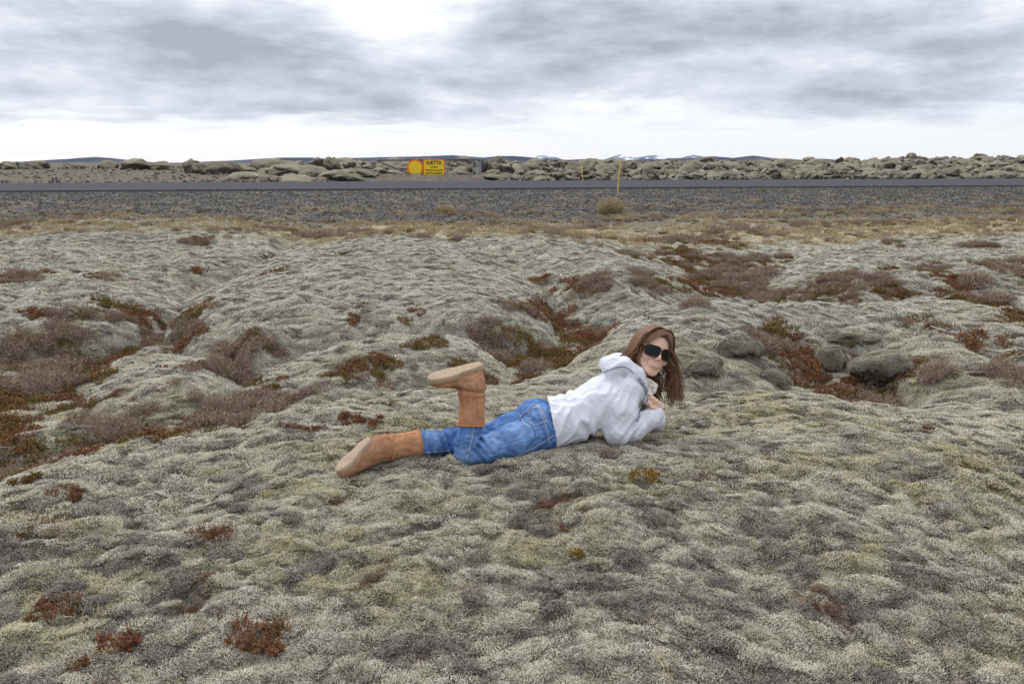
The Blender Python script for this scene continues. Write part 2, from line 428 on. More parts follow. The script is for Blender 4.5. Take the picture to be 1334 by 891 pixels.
# road: a slab of asphalt following the bank
def road():
    xs = np.concatenate([np.linspace(-400, -60, 12), np.linspace(-55, 70, 80), np.linspace(80, 500, 12)])
    v = []; f = []
    prof = [(0.0, -0.09), (0.0, 0.0), (0.5, 0.012), (5.5, 0.06), (10.2, 0.012), (10.9, 0.0), (10.9, -0.09)]
    for i, x in enumerate(xs):
        n0 = road_near(x); wd = (road_far(x)-n0)/10.9
        for j, (d, dz) in enumerate(prof):
            v.append((x, n0+d*wd, ROAD_Z+dz))
    k = len(prof)
    for i in range(len(xs)-1):
        for j in range(k-1):
            a = i*k+j; f.append((a, a+k, a+k+1, a+1))
    m, t, b = new_mat('asphalt', 1.0, 0.05)
    P = t.add('ShaderNodeNewGeometry').outputs['Position']
    n = t.noise(P, 60, 3, 0.7); n2 = t.noise(t.vmath('MULTIPLY', P, (0.15, 1.6, 1)), 1.0, 4, 0.6)
    c = t.mix(t.ramp(n, 0.35, 0.65), (0.05, 0.049, 0.053), (0.095, 0.093, 0.10))
    c = t.mix(t.ramp(n2, 0.4, 0.65, 0, 0.5), c, (0.07, 0.07, 0.078))
    t.l.new(c, b.inputs['Base Color'])
    o = mesh_np('road', v, f, m, smooth=False); tag(o, kind='structure')
road()
# ------------------------------------------------------------------ small growth, scattered with geometry nodes
def proto(name, v, f, mat, attrs=None, smooth=False):
    o = mesh_np(name, v, f, mat, smooth=smooth, attrs=attrs); C.objects.unlink(o); return o
def scatter(name, pts, rot, scl_, var, protos, tint=None, kind='stuff'):
    me = bpy.data.meshes.new(name); me.vertices.add(len(pts)); me.vertices.foreach_set('co', np.asarray(pts, np.float32).ravel())
    def fa(n, t_, fld, a): at = me.attributes.new(n, t_, 'POINT'); at.data.foreach_set(fld, np.asarray(a).ravel())
    fa('rot', 'FLOAT_VECTOR', 'vector', np.asarray(rot, np.float32)); fa('size', 'FLOAT', 'value', np.asarray(scl_, np.float32))
    fa('variant', 'INT', 'value', np.asarray(var, np.int32))
    if tint is None: tint = np.zeros((len(pts), 3))
    fa('tint', 'FLOAT_VECTOR', 'vector', np.asarray(tint, np.float32))
    o = bpy.data.objects.new(name, me); C.objects.link(o)
    g = bpy.data.node_groups.new(name+'_scatter', 'GeometryNodeTree')
    g.interface.new_socket('Geometry', in_out='INPUT', socket_type='NodeSocketGeometry')
    g.interface.new_socket('Geometry', in_out='OUTPUT', socket_type='NodeSocketGeometry')
    N = g.nodes; L = g.links; gi = N.new('NodeGroupInput'); go = N.new('NodeGroupOutput'); jn = N.new('GeometryNodeJoinGeometry')
    def na(n, typ):
        q = N.new('GeometryNodeInputNamedAttribute'); q.data_type = typ; q.inputs['Name'].default_value = n
        return [s for s in q.outputs if s.enabled and s.name == 'Attribute'][0]
    ar, asz, av, at_ = na('rot', 'FLOAT_VECTOR'), na('size', 'FLOAT'), na('variant', 'INT'), na('tint', 'FLOAT_VECTOR')
    e2r = N.new('FunctionNodeEulerToRotation'); L.new(ar, e2r.inputs[0])
    for i, p in enumerate(protos):
        ii = N.new('GeometryNodeInstanceOnPoints'); oi = N.new('GeometryNodeObjectInfo'); oi.inputs['Object'].default_value = p
        L.new(gi.outputs[0], ii.inputs['Points']); L.new(oi.outputs['Geometry'], ii.inputs['Instance'])
        cp = N.new('FunctionNodeCompare'); cp.data_type = 'INT'; cp.operation = 'EQUAL'
        ins = [s for s in cp.inputs if s.enabled]
        L.new(av, ins[0]); ins[1].default_value = i
        L.new(cp.outputs[0], ii.inputs['Selection']); L.new(e2r.outputs[0], ii.inputs['Rotation']); L.new(asz, ii.inputs['Scale'])
        L.new(ii.outputs[0], jn.inputs[0])
    L.new(jn.outputs[0], go.inputs[0])
    md = o.modifiers.new('scatter', 'NODES'); md.node_group = g
    tag(o, kind=kind); return o
def slope_rot(x, y, rs, lean=0.85, detail=1, eps=0.03):
    """euler angles that stand a thing on the slope, turned at random"""
    zx = (terrain(x+eps, y, detail)[0]-terrain(x-eps, y, detail)[0])/(2*eps)*lean
    zy = (terrain(x, y+eps, detail)[0]-terrain(x, y-eps, detail)[0])/(2*eps)*lean
    n = np.stack([-zx, -zy, np.ones_like(zx)], -1); n /= np.linalg.norm(n, axis=1, keepdims=True)
    a = rs.rand(len(x))*2*np.pi; t = np.stack([np.cos(a), np.sin(a), 0*a], -1)
    t -= n*(t*n).sum(1, keepdims=True); t /= np.linalg.norm(t, axis=1, keepdims=True); bt = np.cross(n, t)
    # columns t, bt, n  -> XYZ euler
    ry = -np.arcsin(np.clip(t[:, 2], -1, 1)); rx = np.arctan2(bt[:, 2], n[:, 2]); rz = np.arctan2(t[:, 1], t[:, 0])
    return np.stack([rx, ry, rz], -1)
def cover_at(x, y):
    _, mk, pl_, gr, fr = terrain(x, y, 0)
    pv = np.zeros(x.shape)
    for (qx, qy, qr) in PATCH_XY:
        d_ = np.hypot(x-qx, (y-qy)*0.55); s_ = d_ < qr*1.5
        pv[s_] = np.maximum(pv[s_], 1-d_[s_]/(qr*1.5))
    nz = fbm(x*2.1, y*2.1, 4, 91); nz2 = fbm(x*6.0, y*6.0, 3, 95)
    v = sstep(0.46, 0.70, pv*0.88+0.50*nz+0.36*nz2)
    v = np.maximum(v, sstep(0.56, 0.82, (1-mk)*(1-sstep(11, 13.5, y))*0.80+0.65*nz+0.3*nz2))
    return v, pl_, gr, fr, mk
def sector(rs, n, r0, r1, half):
    r = np.sqrt(rs.rand(n)*(r1*r1-r0*r0)+r0*r0); a = (rs.rand(n)*2-1)*half
    return np.sin(a)*r, np.cos(a)*r

# ---- woolly moss: clusters of pale-tipped shoots
def moss_cluster(seed, n=95, R=0.040):
    rs = np.random.RandomState(seed); v = []; f = []; ht = []
    for i in range(n):
        r = R*math.sqrt(rs.rand()); a = rs.rand()*6.283; x, y = r*math.cos(a), r*math.sin(a)
        h = rs.uniform(0.006, 0.0145)*(1-0.35*(r/R)**2); w_ = rs.uniform(0.0009, 0.0018)
        lean = np.array([rs.normal()*0.45+x*8, rs.normal()*0.45+y*8])*h
        b = len(v); ph = rs.rand()*6.28
        for lv, (q, ww) in enumerate(((-0.3, 1.0), (0.55, 1.25))):
            for k in range(3):
                g = ph+k*2.094
                v.append((x+lean[0]*q*0.7+w_*ww*math.cos(g), y+lean[1]*q*0.7+w_*ww*math.sin(g), h*q)); ht.append(max(q, 0))
        v.append((x+lean[0], y+lean[1], h)); ht.append(1.0)
        for k in range(3):
            f.append((b+k, b+(k+1) % 3, b+3+(k+1) % 3)); f.append((b+k, b+3+(k+1) % 3, b+3+k)); f.append((b+3+k, b+3+(k+1) % 3, b+6))
    return np.array(v), np.array(f, dtype=np.int32), np.array(ht)
def moss_mat():
    m, t, b = new_mat('woolly_moss', 0.95, 0.1)
    h = t.attr('height').outputs['Fac']
    ti = t.add('ShaderNodeAttribute', attribute_type='INSTANCER', attribute_name='tint')
    T = t.add('ShaderNodeSeparateXYZ', i_0=ti.outputs['Vector'])
    P = t.add('ShaderNodeNewGeometry').outputs['Position']
    rn = t.noise(P, 60, 2, 0.5)
    base = t.mix(T.outputs[1], (0.17, 0.155, 0.11), (0.165, 0.15, 0.065))
    tip = t.mix(T.outputs[1], (0.66, 0.61, 0.495), (0.51, 0.46, 0.265))
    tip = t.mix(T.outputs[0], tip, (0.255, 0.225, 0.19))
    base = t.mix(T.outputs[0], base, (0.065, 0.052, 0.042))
    base = t.mix(t.math('MAXIMUM', T.outputs[2], 0.0), base, (0.10, 0.045, 0.025)); tip = t.mix(t.math('MAXIMUM', T.outputs[2], 0.0), tip, (0.20, 0.11, 0.07))
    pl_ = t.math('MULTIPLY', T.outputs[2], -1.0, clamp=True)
    base = t.mix(pl_, base, (0.25, 0.235, 0.18)); tip = t.mix(pl_, tip, (0.70, 0.67, 0.58))  # painted brightening of farther moss, against the shoots' self-shadow
    f = t.ramp(t.math('ADD', h, t.math('MULTIPLY', t.math('SUBTRACT', rn, 0.5), 0.9)), 0.12, 0.80)
    t.l.new(t.mix(f, base, tip), b.inputs['Base Color'])
    return m
M_moss = moss_mat()
mp = []
for s_ in range(5):
    v, f, h = moss_cluster(100+s_); mp.append(proto('moss_cluster', v, f, M_moss, {'height': h}))
rs = np.random.RandomState(5)
def moss_points(n, r0, r1, size):
    x, y = sector(rs, int(n*1.2), r0, r1, 45*DEG)
    v, pl_, gr, fr, mk = cover_at(x, y)
    n = len(x); k = (rs.rand(n) > v*0.92) & (rs.rand(n) > pl_) & (rs.rand(n) > .92*sstep(9.0, 14.5, y))
    x, y = x[k], y[k]; z_ = terrain(x, y, 3)[0]
    d, ye, br = tones(x, y); n_ = len(x)
    tn = np.stack([np.clip(d+rs.normal(size=n_)*0.30-.04, 0, 1), np.clip(ye*0.8+rs.normal(size=n_)*0.38, 0, 1), np.where(br > .15, br, -.55*sstep(4.2, 7.5, y)*(1-.8*np.clip(d, 0, 1)))], -1)  # negative third channel lightens moss with distance to offset self-shadowing
    rt = slope_rot(x, y, rs, 0.9, 2)
    return np.stack([x, y, z_-0.001], -1), rt, size*rs.uniform(0.75, 1.3, n_)*(1-0.45*np.clip(br, 0, 1)), tn
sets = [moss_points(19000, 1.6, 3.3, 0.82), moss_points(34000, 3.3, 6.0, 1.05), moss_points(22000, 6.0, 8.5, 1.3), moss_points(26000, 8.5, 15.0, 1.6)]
# longer moss pushed up along the edge of the body lying in it
cx_ = []
EDGE = [(437, 619), (470, 607), (505, 603), (545, 598), (585, 598), (600, 612), (640, 609), (680, 602), (725, 588), (760, 578), (790, 580), (806, 586), (830, 579), (848, 560)]
for (a0, b0), (a1, b1) in zip(EDGE[:-1], EDGE[1:]):
    for u in np.linspace(0, 1, 7)[:-1]: cx_.append(ground_hit(a0+(a1-a0)*u, b0+(b1-b0)*u+1, 2.5, 6, 2)[:2])
cx_ = np.repeat(np.array(cx_), 6, 0); cx_ = cx_+rs.normal(size=cx_.shape)*np.array([.018, .022])
n_ = len(cx_); sets.append((np.stack([cx_[:, 0], cx_[:, 1], terrain(cx_[:, 0], cx_[:, 1], 3)[0]+.003], -1), slope_rot(cx_[:, 0], cx_[:, 1], rs, .6, 2), rs.uniform(.9, 1.35, n_), np.stack([rs.rand(n_)*.6, rs.rand(n_)*.5, 0*rs.rand(n_)], -1)))
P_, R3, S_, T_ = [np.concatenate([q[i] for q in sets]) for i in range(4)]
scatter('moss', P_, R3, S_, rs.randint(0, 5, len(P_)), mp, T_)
# ------------------------------------------------------------------ implicit surfaces for the figure
class Vol:
    def __init__(s, ax, ay, az):
        s.ax = [np.asarray(a, np.float32) for a in (ax, ay, az)]
        s.f = np.full([len(a) for a in s.ax], 0.12, np.float32)
    def sub(s, lo, hi):
        sl = tuple(slice(max(0, np.searchsorted(a, l)-1), np.searchsorted(a, h)+1) for a, l, h in zip(s.ax, lo, hi))
        X, Y, Z = np.meshgrid(*[a[q] for a, q in zip(s.ax, sl)], indexing='ij', sparse=True)
        return sl, X, Y, Z
    def put(s, fn, lo, hi, k=0.02, op='add', m=0.08):
        sl, X, Y, Z = s.sub(np.array(lo)-m, np.array(hi)+m)
        g = fn(X, Y, Z).astype(np.float32); f = s.f[sl]
        if op == 'add':
            h = np.clip(0.5+0.5*(f-g)/k, 0, 1); s.f[sl] = f*(1-h)+g*h-k*h*(1-h)
        else:
            h = np.clip(0.5-0.5*(f+g)/k, 0, 1); s.f[sl] = f*(1-h)-g*h+k*h*(1-h)
    def cone(s, a, b, ra, rb, k=0.02, op='add', sc=None):
        """tapered limb from a to b; sc=(direction, factor) widens the section along a direction"""
        a = np.asarray(a, float); b = np.asarray(b, float)
        def fn(X, Y, Z):
            P = [X-a[0], Y-a[1], Z-a[2]]; e = b-a
            if sc is not None:
                d = np.asarray(sc[0], float); d = d/np.linalg.norm(d); q = (1/sc[1]-1)
                dp = P[0]*d[0]+P[1]*d[1]+P[2]*d[2]
                P = [P[i]+dp*d[i]*q for i in range(3)]; e = e+d*(e@d)*q
            L = e@e; t = np.clip((P[0]*e[0]+P[1]*e[1]+P[2]*e[2])/max(L, 1e-9), 0, 1)
            return np.sqrt((P[0]-t*e[0])**2+(P[1]-t*e[1])**2+(P[2]-t*e[2])**2)-(ra+(rb-ra)*t)
        r = max(ra, rb)*(sc[1] if sc else 1)
        s.put(fn, np.minimum(a, b)-r, np.maximum(a, b)+r, k, op)
    def chain(s, pts, k=0.02, sc=None):
        for p, q in zip(pts[:-1], pts[1:]): s.cone(p[0], q[0], p[1], q[1], k, sc=sc)
    def ell(s, c, rad, R=np.eye(3), k=0.02, op='add'):
        c = np.asarray(c, float); rad = np.asarray(rad, float)
        def fn(X, Y, Z):
            P = (X-c[0], Y-c[1], Z-c[2])
            q = [(P[0]*R[0, i]+P[1]*R[1, i]+P[2]*R[2, i])/rad[i] for i in range(3)]
            l = np.sqrt(q[0]**2+q[1]**2+q[2]**2)
            l2 = np.sqrt((q[0]/rad[0])**2+(q[1]/rad[1])**2+(q[2]/rad[2])**2)
            return l*(l-1)/np.maximum(l2, 1e-6)
        m = rad.max(); s.put(fn, c-m, c+m, k, op)
    def near(s, fn, band=0.03):
        """add fn(x, y, z) to the field near the surface (folds, creases)"""
        i, j, k = np.nonzero(np.abs(s.f) < band)
        s.f[i, j, k] += fn(s.ax[0][i], s.ax[1][j], s.ax[2][k]).astype(np.float32)
    def sample(s, P):
        P = np.atleast_2d(P); idx = []; fr = []
        for d in range(3):
            a = s.ax[d]; i = np.clip(np.searchsorted(a, P[:, d])-1, 0, len(a)-2)
            idx.append(i); fr.append(np.clip((P[:, d]-a[i])/(a[i+1]-a[i]), 0, 1))
        r = 0
        for q in range(8):
            o = [(q >> d) & 1 for d in range(3)]; w_ = 1
            for d in range(3): w_ = w_*(fr[d] if o[d] else 1-fr[d])
            r = r+w_*s.f[idx[0]+o[0], idx[1]+o[1], idx[2]+o[2]]
        return r
    def hit(s, px, py, D0, D1, off=0.0):
        D = np.linspace(D0, D1, 600); P = np.stack([(px-667)/FPX*D, (445.5-py)/FPX*D, -D], -1)
        v = s.sample(P); k = np.nonzero(v < off)[0]
        return P[k[0]] if len(k) else None
    def mesh(s):
        f = s.f; A_ = s.ax; S = f < 0
        nx, ny, nz_ = f.shape
        c = np.zeros((nx-1, ny-1, nz_-1), np.int8)
        for q in range(8):
            o = [(q >> d) & 1 for d in range(3)]
            c += S[o[0]:nx-1+o[0], o[1]:ny-1+o[1], o[2]:nz_-1+o[2]]
        I, J, K = np.nonzero((c > 0) & (c < 8))
        vid = np.full(c.shape, -1, np.int64); vid[I, J, K] = np.arange(len(I))
        acc = np.zeros((len(I), 3)); cnt = np.zeros(len(I))
        for d in range(3):
            for q in range(4):
                o = [0, 0, 0]; oth = [e for e in range(3) if e != d]
                o[oth[0]] = q & 1; o[oth[1]] = q >> 1
                p = [I+o[0], J+o[1], K+o[2]]; r = [p[0], p[1], p[2]]; r = list(r); r[d] = r[d]+1
                a = f[p[0], p[1], p[2]]; b = f[r[0], r[1], r[2]]
                m = (a < 0) != (b < 0); t = np.where(m, a/np.where(m, a-b, 1), 0)
                for e in range(3):
                    if e == d: val = A_[e][p[e]]*(1-t)+A_[e][r[e]]*t
                    else: val = A_[e][p[e]]
                    acc[:, e] += np.where(m, val, 0)
                cnt += m
        V = acc/cnt[:, None]; Fq = []
        for d in range(3):
            oth = [e for e in range(3) if e != d]
            a = [slice(1, -1)]*3; a[d] = slice(0, -1); b = list(a); b[d] = slice(1, None)
            x = S[tuple(a)]; y = S[tuple(b)]
            p = np.stack(np.nonzero(x != y), -1); inside = x[p[:, 0], p[:, 1], p[:, 2]]
            g = p.copy()
            for e in oth: g[:, e] += 1
            def vv(e0, e1):
                h = g.copy(); h[:, oth[0]] -= e0; h[:, oth[1]] -= e1; return vid[h[:, 0], h[:, 1], h[:, 2]]
            Q = np.stack([vv(0, 0), vv(1, 0), vv(1, 1), vv(0, 1)], -1)
            fl = inside if d != 1 else ~inside
            Q[~fl] = Q[~fl][:, ::-1]; Fq.append(Q)
        Fq = np.concatenate(Fq); Fq = Fq[(Fq >= 0).all(1)]
        return V, Fq
# camera-aligned frame of the figure: x right, y up, z towards the camera; depth D is measured from the camera
RC = np.array([[1, 0, 0], [0, SP, -CP], [0, CP, SP]])          # frame -> world
def cw(P): return np.atleast_2d(P)@RC.T+np.array([0, 0, CAM_Z])
def Db(px): return 3.60+0.00135*(px-600)
def J(px, py, dd): D = Db(px)+dd; return np.array([(px-667)/FPX*D, (445.5-py)/FPX*D, -D])
_bx = cw(J(660, 600, .05))[0]
person = empty('person', (float(_bx[0]), float(_bx[1]), tz(_bx[0], _bx[1])))
tag(person, 'woman in pale grey hoodie, blue jeans and tan boots lying on the moss and smiling', 'person')
PO = np.array(person.location)+np.array([0, 0, .003])          # she sinks a little into the moss
def out_mesh(name, V, Fq, mat, parent=None, attrs=None, smooth=True):
    o = mesh_np(name, cw(V)-PO, Fq, mat, smooth=smooth, attrs=attrs)
    o.parent = parent or person; return o
def ax3(lo, hi, h): return [np.arange(l, h_+h, h) for l, h_ in zip(lo, hi)]
def norm(v): v = np.asarray(v, float); return v/np.linalg.norm(v)
def smooth_line(P, n):
    P = np.asarray(P, float); t = np.linspace(0, len(P)-1, n); r = []
    for q in t:
        i = min(int(q), len(P)-2); u = q-i
        p0, p1, p2, p3 = P[max(i-1, 0)], P[i], P[i+1], P[min(i+2, len(P)-1)]
        r.append(0.5*((2*p1)+(-p0+p2)*u+(2*p0-5*p1+4*p2-p3)*u*u+(-p0+3*p1-3*p2+p3)*u**3))
    return np.array(r)
def tube(P, rad, k=6, flat=1.0, side=None):
    """swept tube; rad scalar or list; returns verts, quads"""
    P = np.asarray(P, float); n = len(P); rad = np.broadcast_to(rad, n); v = []; f = []
    T = np.gradient(P, axis=0); T /= np.linalg.norm(T, axis=1, keepdims=True)+1e-9
    a = np.array(side if side is not None else (0.1, 0.2, 1.0), float)
    for i in range(n):
        s_ = np.cross(T[i], a); s_ /= np.linalg.norm(s_)+1e-9; u = np.cross(s_, T[i])
        for j in range(k):
            g = 6.2832*j/k; v.append(P[i]+rad[i]*(math.cos(g)*s_+flat*math.sin(g)*u))
    for i in range(n-1):
        for j in range(k): f.append((i*k+j, i*k+(j+1) % k, (i+1)*k+(j+1) % k, (i+1)*k+j))
    return np.array(v), np.array(f, np.int32)
def merge(parts):
    V = []; Fs = []; o = 0
    for v, f in parts: V.append(v); Fs.append(np.asarray(f)+o); o += len(v)
    return np.concatenate(V), np.concatenate(Fs)

# ------------------------------------------------------------------ joints
hipR, kneeR, ankR = J(714, 560, .115), J(608, 590, .07), J(614, 500, .055)
hipL, kneeL, ankL = J(703, 546, .30), J(622, 574, .23), J(497, 583, .19)
pel, waist, chest, neckb = J(712, 552, .20), J(745, 543, .21), J(797, 516, .22), J(826, 488, .22)
shR, elR, wrR = J(818, 513, .08), J(806, 563, .06), J(857, 537, .04)
shL, elL, wrL = J(836, 497, .38), J(850, 548, .34), J(846, 528, .14)
side = norm(np.array([0.22, 0.05, -1.0]))                       # across the body
# head frame (columns: face right in the picture, up, forward)
hf = norm([0.20, -0.07, 0.97]); hu = norm(np.array([0.33, 0.94, 0.03])-hf*(hf@np.array([0.33, 0.94, 0.03]))); hr = np.cross(hu, hf)
HR = np.stack([hr, hu, hf], -1); HC = J(850, 458.5, .10); HS = 1.10
def hd(x, y, z): return HC+HR@np.array([x, y, z])*HS
class HeadVol:
    """the same volume, with sizes given for a head of unit scale"""
    def __init__(s, V): s.V = V
    def ell(s, c, rad, R=np.eye(3), k=.02, op='add'): s.V.ell(c, np.asarray(rad)*HS, R, k*HS, op)
    def cone(s, a, b, ra, rb, k=.02, op='add'): s.V.cone(a, b, ra*HS, rb*HS, k*HS, op)

# ------------------------------------------------------------------ body: one continuous surface, fine at the head and hands
def body():
    lo = np.array([-0.92, -0.80, -4.45]); hi = np.array([0.92, 0.20, -3.35])
    x0, x1 = hd(-.11, 0, 0)[0]-0.03, hd(.11, 0, 0)[0]+0.04
    ax = np.concatenate([np.arange(-0.95, x0-0.01, 0.009), np.arange(x0, x1, 0.0026), np.arange(x1+0.005, x1+0.12, 0.009)])
    y0 = wrR[1]-0.05
    ay = np.concatenate([np.arange(-0.75, y0, 0.009), np.arange(y0, HC[1]+0.15, 0.0026)])
    z0, z1 = HC[2]-0.14, HC[2]+0.15
    az = np.concatenate([np.arange(-4.45, z0, 0.009), np.arange(z0, z1, 0.0026), np.arange(z1+0.004, z1+0.60, 0.009)])
    V = Vol(ax, ay, az)
    # legs and feet
    V.chain([(hipR, .083), (kneeR, .046), (J(613, 545, .050), .038), (ankR, .028)], .015)
    V.chain([(hipL, .083), (kneeL, .048), (J(560, 577, .21), .044), (ankL, .032)], .03)
    V.chain([(ankR, .032), (J(602, 494, .055), .024), (J(580, 498, .05), .014)], .03)
    V.chain([(ankL, .028), (J(486, 588, .20), .022), (J(470, 598, .20), .014)], .03)
    # trunk, arms
    V.cone(pel, waist, .080, .070, .03, sc=(side, 1.4)); V.cone(waist, chest, .070, .078, .03, sc=(side, 1.4))
    V.cone(chest, neckb, .078, .055, .03, sc=(side, 1.4))
    V.chain([(shR, .045), (elR, .036), (wrR, .023)], .02); V.chain([(shL, .045), (elL, .036), (wrL, .023)], .02)
    V.chain([(chest, .06), (shR, .045)], .04); V.chain([(chest, .06), (shL, .045)], .04)
    V.cone(neckb, hd(0, -.06, -.045), .052, .050, .03)
    H_ = HeadVol(V)
    # head
    H_.ell(hd(0, .030, -.018), (.074, .088, .094), HR, .02)
    H_.ell(hd(0, -.030, .022), (.054, .072, .058), HR, .018)
    H_.ell(hd(0, -.090, .054), (.019, .017, .018), HR, .022)                       # chin
    for sx_ in (-1, 1):
        H_.ell(hd(.038*sx_, -.026, .060), (.021, .019, .017), HR, .018)            # cheeks lifted by the smile
        H_.cone(hd(.050*sx_, -.050, .008), hd(.018*sx_, -.088, .046), .014, .014, .018)
        H_.ell(hd(.031*sx_, .012, .083), (.015, .010, .008), HR, .006, 'sub')      # eye sockets
        H_.ell(hd(.031*sx_, .010, .073), (.0125, .0115, .0125), HR, .003)          # eyes
        H_.cone(hd(.014*sx_, .028, .086), hd(.046*sx_, .028, .070), .004, .004, .008)
        H_.ell(hd(.0735*sx_, -.004, -.012), (.008, .030, .018), HR, .004)          # ears
        H_.ell(hd(.0095*sx_, -.026, .092), (.007, .006, .008), HR, .005)           # nostril wings
    H_.cone(hd(0, .016, .082), hd(0, -.021, .101), .006, .0078, .008)              # nose
    H_.ell(hd(0, -.052, .072), (.027, .020, .017), HR, .012)                       # the mouth's rounding
    xs_ = np.linspace(-.027, .027, 9)
    up_ = lambda x: hd(x, -.0475+3.5*x*x, .0905-19*x*x); lo_ = lambda x: hd(x, -.0615+21*x*x, .0890-19*x*x); md_ = lambda x: hd(x, -.0535+11*x*x, .0905-19*x*x)
    for p_, q_ in zip(xs_[:-1], xs_[1:]):
        H_.cone(up_(p_), up_(q_), .0022, .0022, .004); H_.cone(lo_(p_), lo_(q_), .0028, .0028, .004)
    for p_, q_ in zip(xs_[:-1], xs_[1:]):
        if abs(p_) < .024 and abs(q_) < .024: H_.cone(md_(p_), md_(q_), .0042, .0042, .002, 'sub')
    # near hand: bent fingers closed on the scarf, thumb from the side of the palm
    k1, k2 = J(852, 522, .030), J(862, 529, .020)
    palm = J(858, 529, .038)
    V.cone(wrR, palm, .022, .021, .012, sc=(norm(k2-k1), 1.35))
    V.cone(k1, k2, .0125, .0125, .010)
    for i in range(4):
        a = k1+(k2-k1)*i/3; L = (1.0, 1.06, 1.0, .82)[i]
        b = a+L*np.array([-.014, .022, .010]); c = b+L*np.array([-.024, -.004, -.012]); d = c+L*np.array([-.012, -.018, -.014])
        V.cone(a, b, .0098, .0092, .004); V.cone(b, c, .0092, .0085, .003); V.cone(c, d, .0085, .0070, .003)
    a = J(855, 532, .030); b = a+np.array([-.024, .012, .014]); c = b+np.array([-.012, .022, -.004]); d = c+np.array([-.004, .018, -.010])
    V.cone(a, b, .0125, .0105, .008); V.cone(b, c, .0105, .0095, .004); V.cone(c, d, .0095, .0075, .003)
    # far hand, mostly behind the collar
    k1, k2 = J(842, 518, .115), J(845, 530, .10)
    V.cone(wrL, J(844, 525, .12), .022, .020, .012); V.cone(k1, k2, .0125, .0115, .01)
    for i in range(4):
        a = k1+(k2-k1)*i/3; L = (1.0, 1.06, 1.0, .82)[i]
        b = a+L*np.array([.018, .014, .012]); c = b+L*np.array([.014, -.012, .010]); d = c+L*np.array([-.002, -.016, .004])
        V.cone(a, b, .0095, .009, .004); V.cone(b, c, .009, .0085, .003); V.cone(c, d, .0085, .007, .003)
    v, f = V.mesh()
    q = (v-HC)@HR/HS                                              # head coordinates for the skin's own colouring
    o = out_mesh('body', v, f, skin_mat(), attrs={'headpos': q})
    return V
def skin_mat():
    m, t, b = new_mat('skin', 0.5, 0.4)
    s = t.add('ShaderNodeSeparateXYZ', i_0=t.attr('headpos').outputs['Vector']); X, Y, Z = s.outputs
    aX = t.math('ABSOLUTE', X)
    n = t.noise(t.add('ShaderNodeNewGeometry').outputs['Position'], 60, 3)
    col = t.mix(t.ramp(n, .35, .65), (0.77, 0.48, 0.35), (0.83, 0.54, 0.40))
    def blob(cx, cy, cz, rx, ry, rz, xx=X):
        d = [t.math('POWER', t.math('ABSOLUTE', t.math('DIVIDE', t.math('SUBTRACT', a, c_), r_)), 2.0) for a, c_, r_ in ((xx, cx, rx), (Y, cy, ry), (Z, cz, rz))]
        return t.ramp(t.math('ADD', t.math('ADD', d[0], d[1]), d[2]), 1.3, 0.2)
    col = t.mix(t.math('MULTIPLY', blob(.040, -.030, .075, .024, .02, .03, aX), .5), col, (0.66, 0.30, 0.235))
    col = t.mix(t.math('MULTIPLY', blob(0, -.024, .11, .012, .012, .02), .4), col, (0.66, 0.31, 0.25))
    lip = blob(0, t.math('ADD', -.0620, t.math('MULTIPLY', t.math('POWER', aX, 2.0), 21.0)), .09, .026, .0042, .03)
    lip2 = blob(0, t.math('ADD', -.0470, t.math('MULTIPLY', t.math('POWER', aX, 2.0), 3.5)), .09, .027, .0034, .03)
    col = t.mix(t.math('MULTIPLY', t.math('MAXIMUM', lip, lip2), .85), col, (0.60, 0.26, 0.22))
    t.l.new(col, b.inputs['Base Color']); b.inputs['Subsurface Weight'].default_value = 0.12
    b.inputs['Subsurface Radius'].default_value = (0.01, 0.004, 0.002)
    return m
BODY = body()
def ramp_mat(name, c0, c1, sc_, rough=0.85, spec=0.2, bump=0.0, bs=400, det=4):
    m, t, b = new_mat(name, rough, spec); P = t.add('ShaderNodeNewGeometry').outputs['Position']
    t.l.new(t.mix(t.ramp(t.noise(P, sc_, det, .6), .35, .65), c0, c1), b.inputs['Base Color'])
    if bump:
        bp = t.add('ShaderNodeBump', i_Height=t.noise(P, bs, 2, .6)); bp.inputs['Strength'].default_value = bump; bp.inputs['Distance'].default_value = 0.002
        t.l.new(bp.outputs[0], b.inputs['Normal'])
    return m
# teeth
tv = []; tf = []
P = [hd(x_, -.0530+11*x_*x_, .0862-19*x_*x_) for x_ in np.linspace(-.021, .021, 9)]
v, f = tube(P, [.002, .0038, .0048, .0052, .0053, .0052, .0048, .0038, .002], 6)
m_, t_, b_ = new_mat('tooth_enamel', .3, .5); b_.inputs['Base Color'].default_value = (.80, .77, .70, 1)
out_mesh('teeth', v, f, m_)

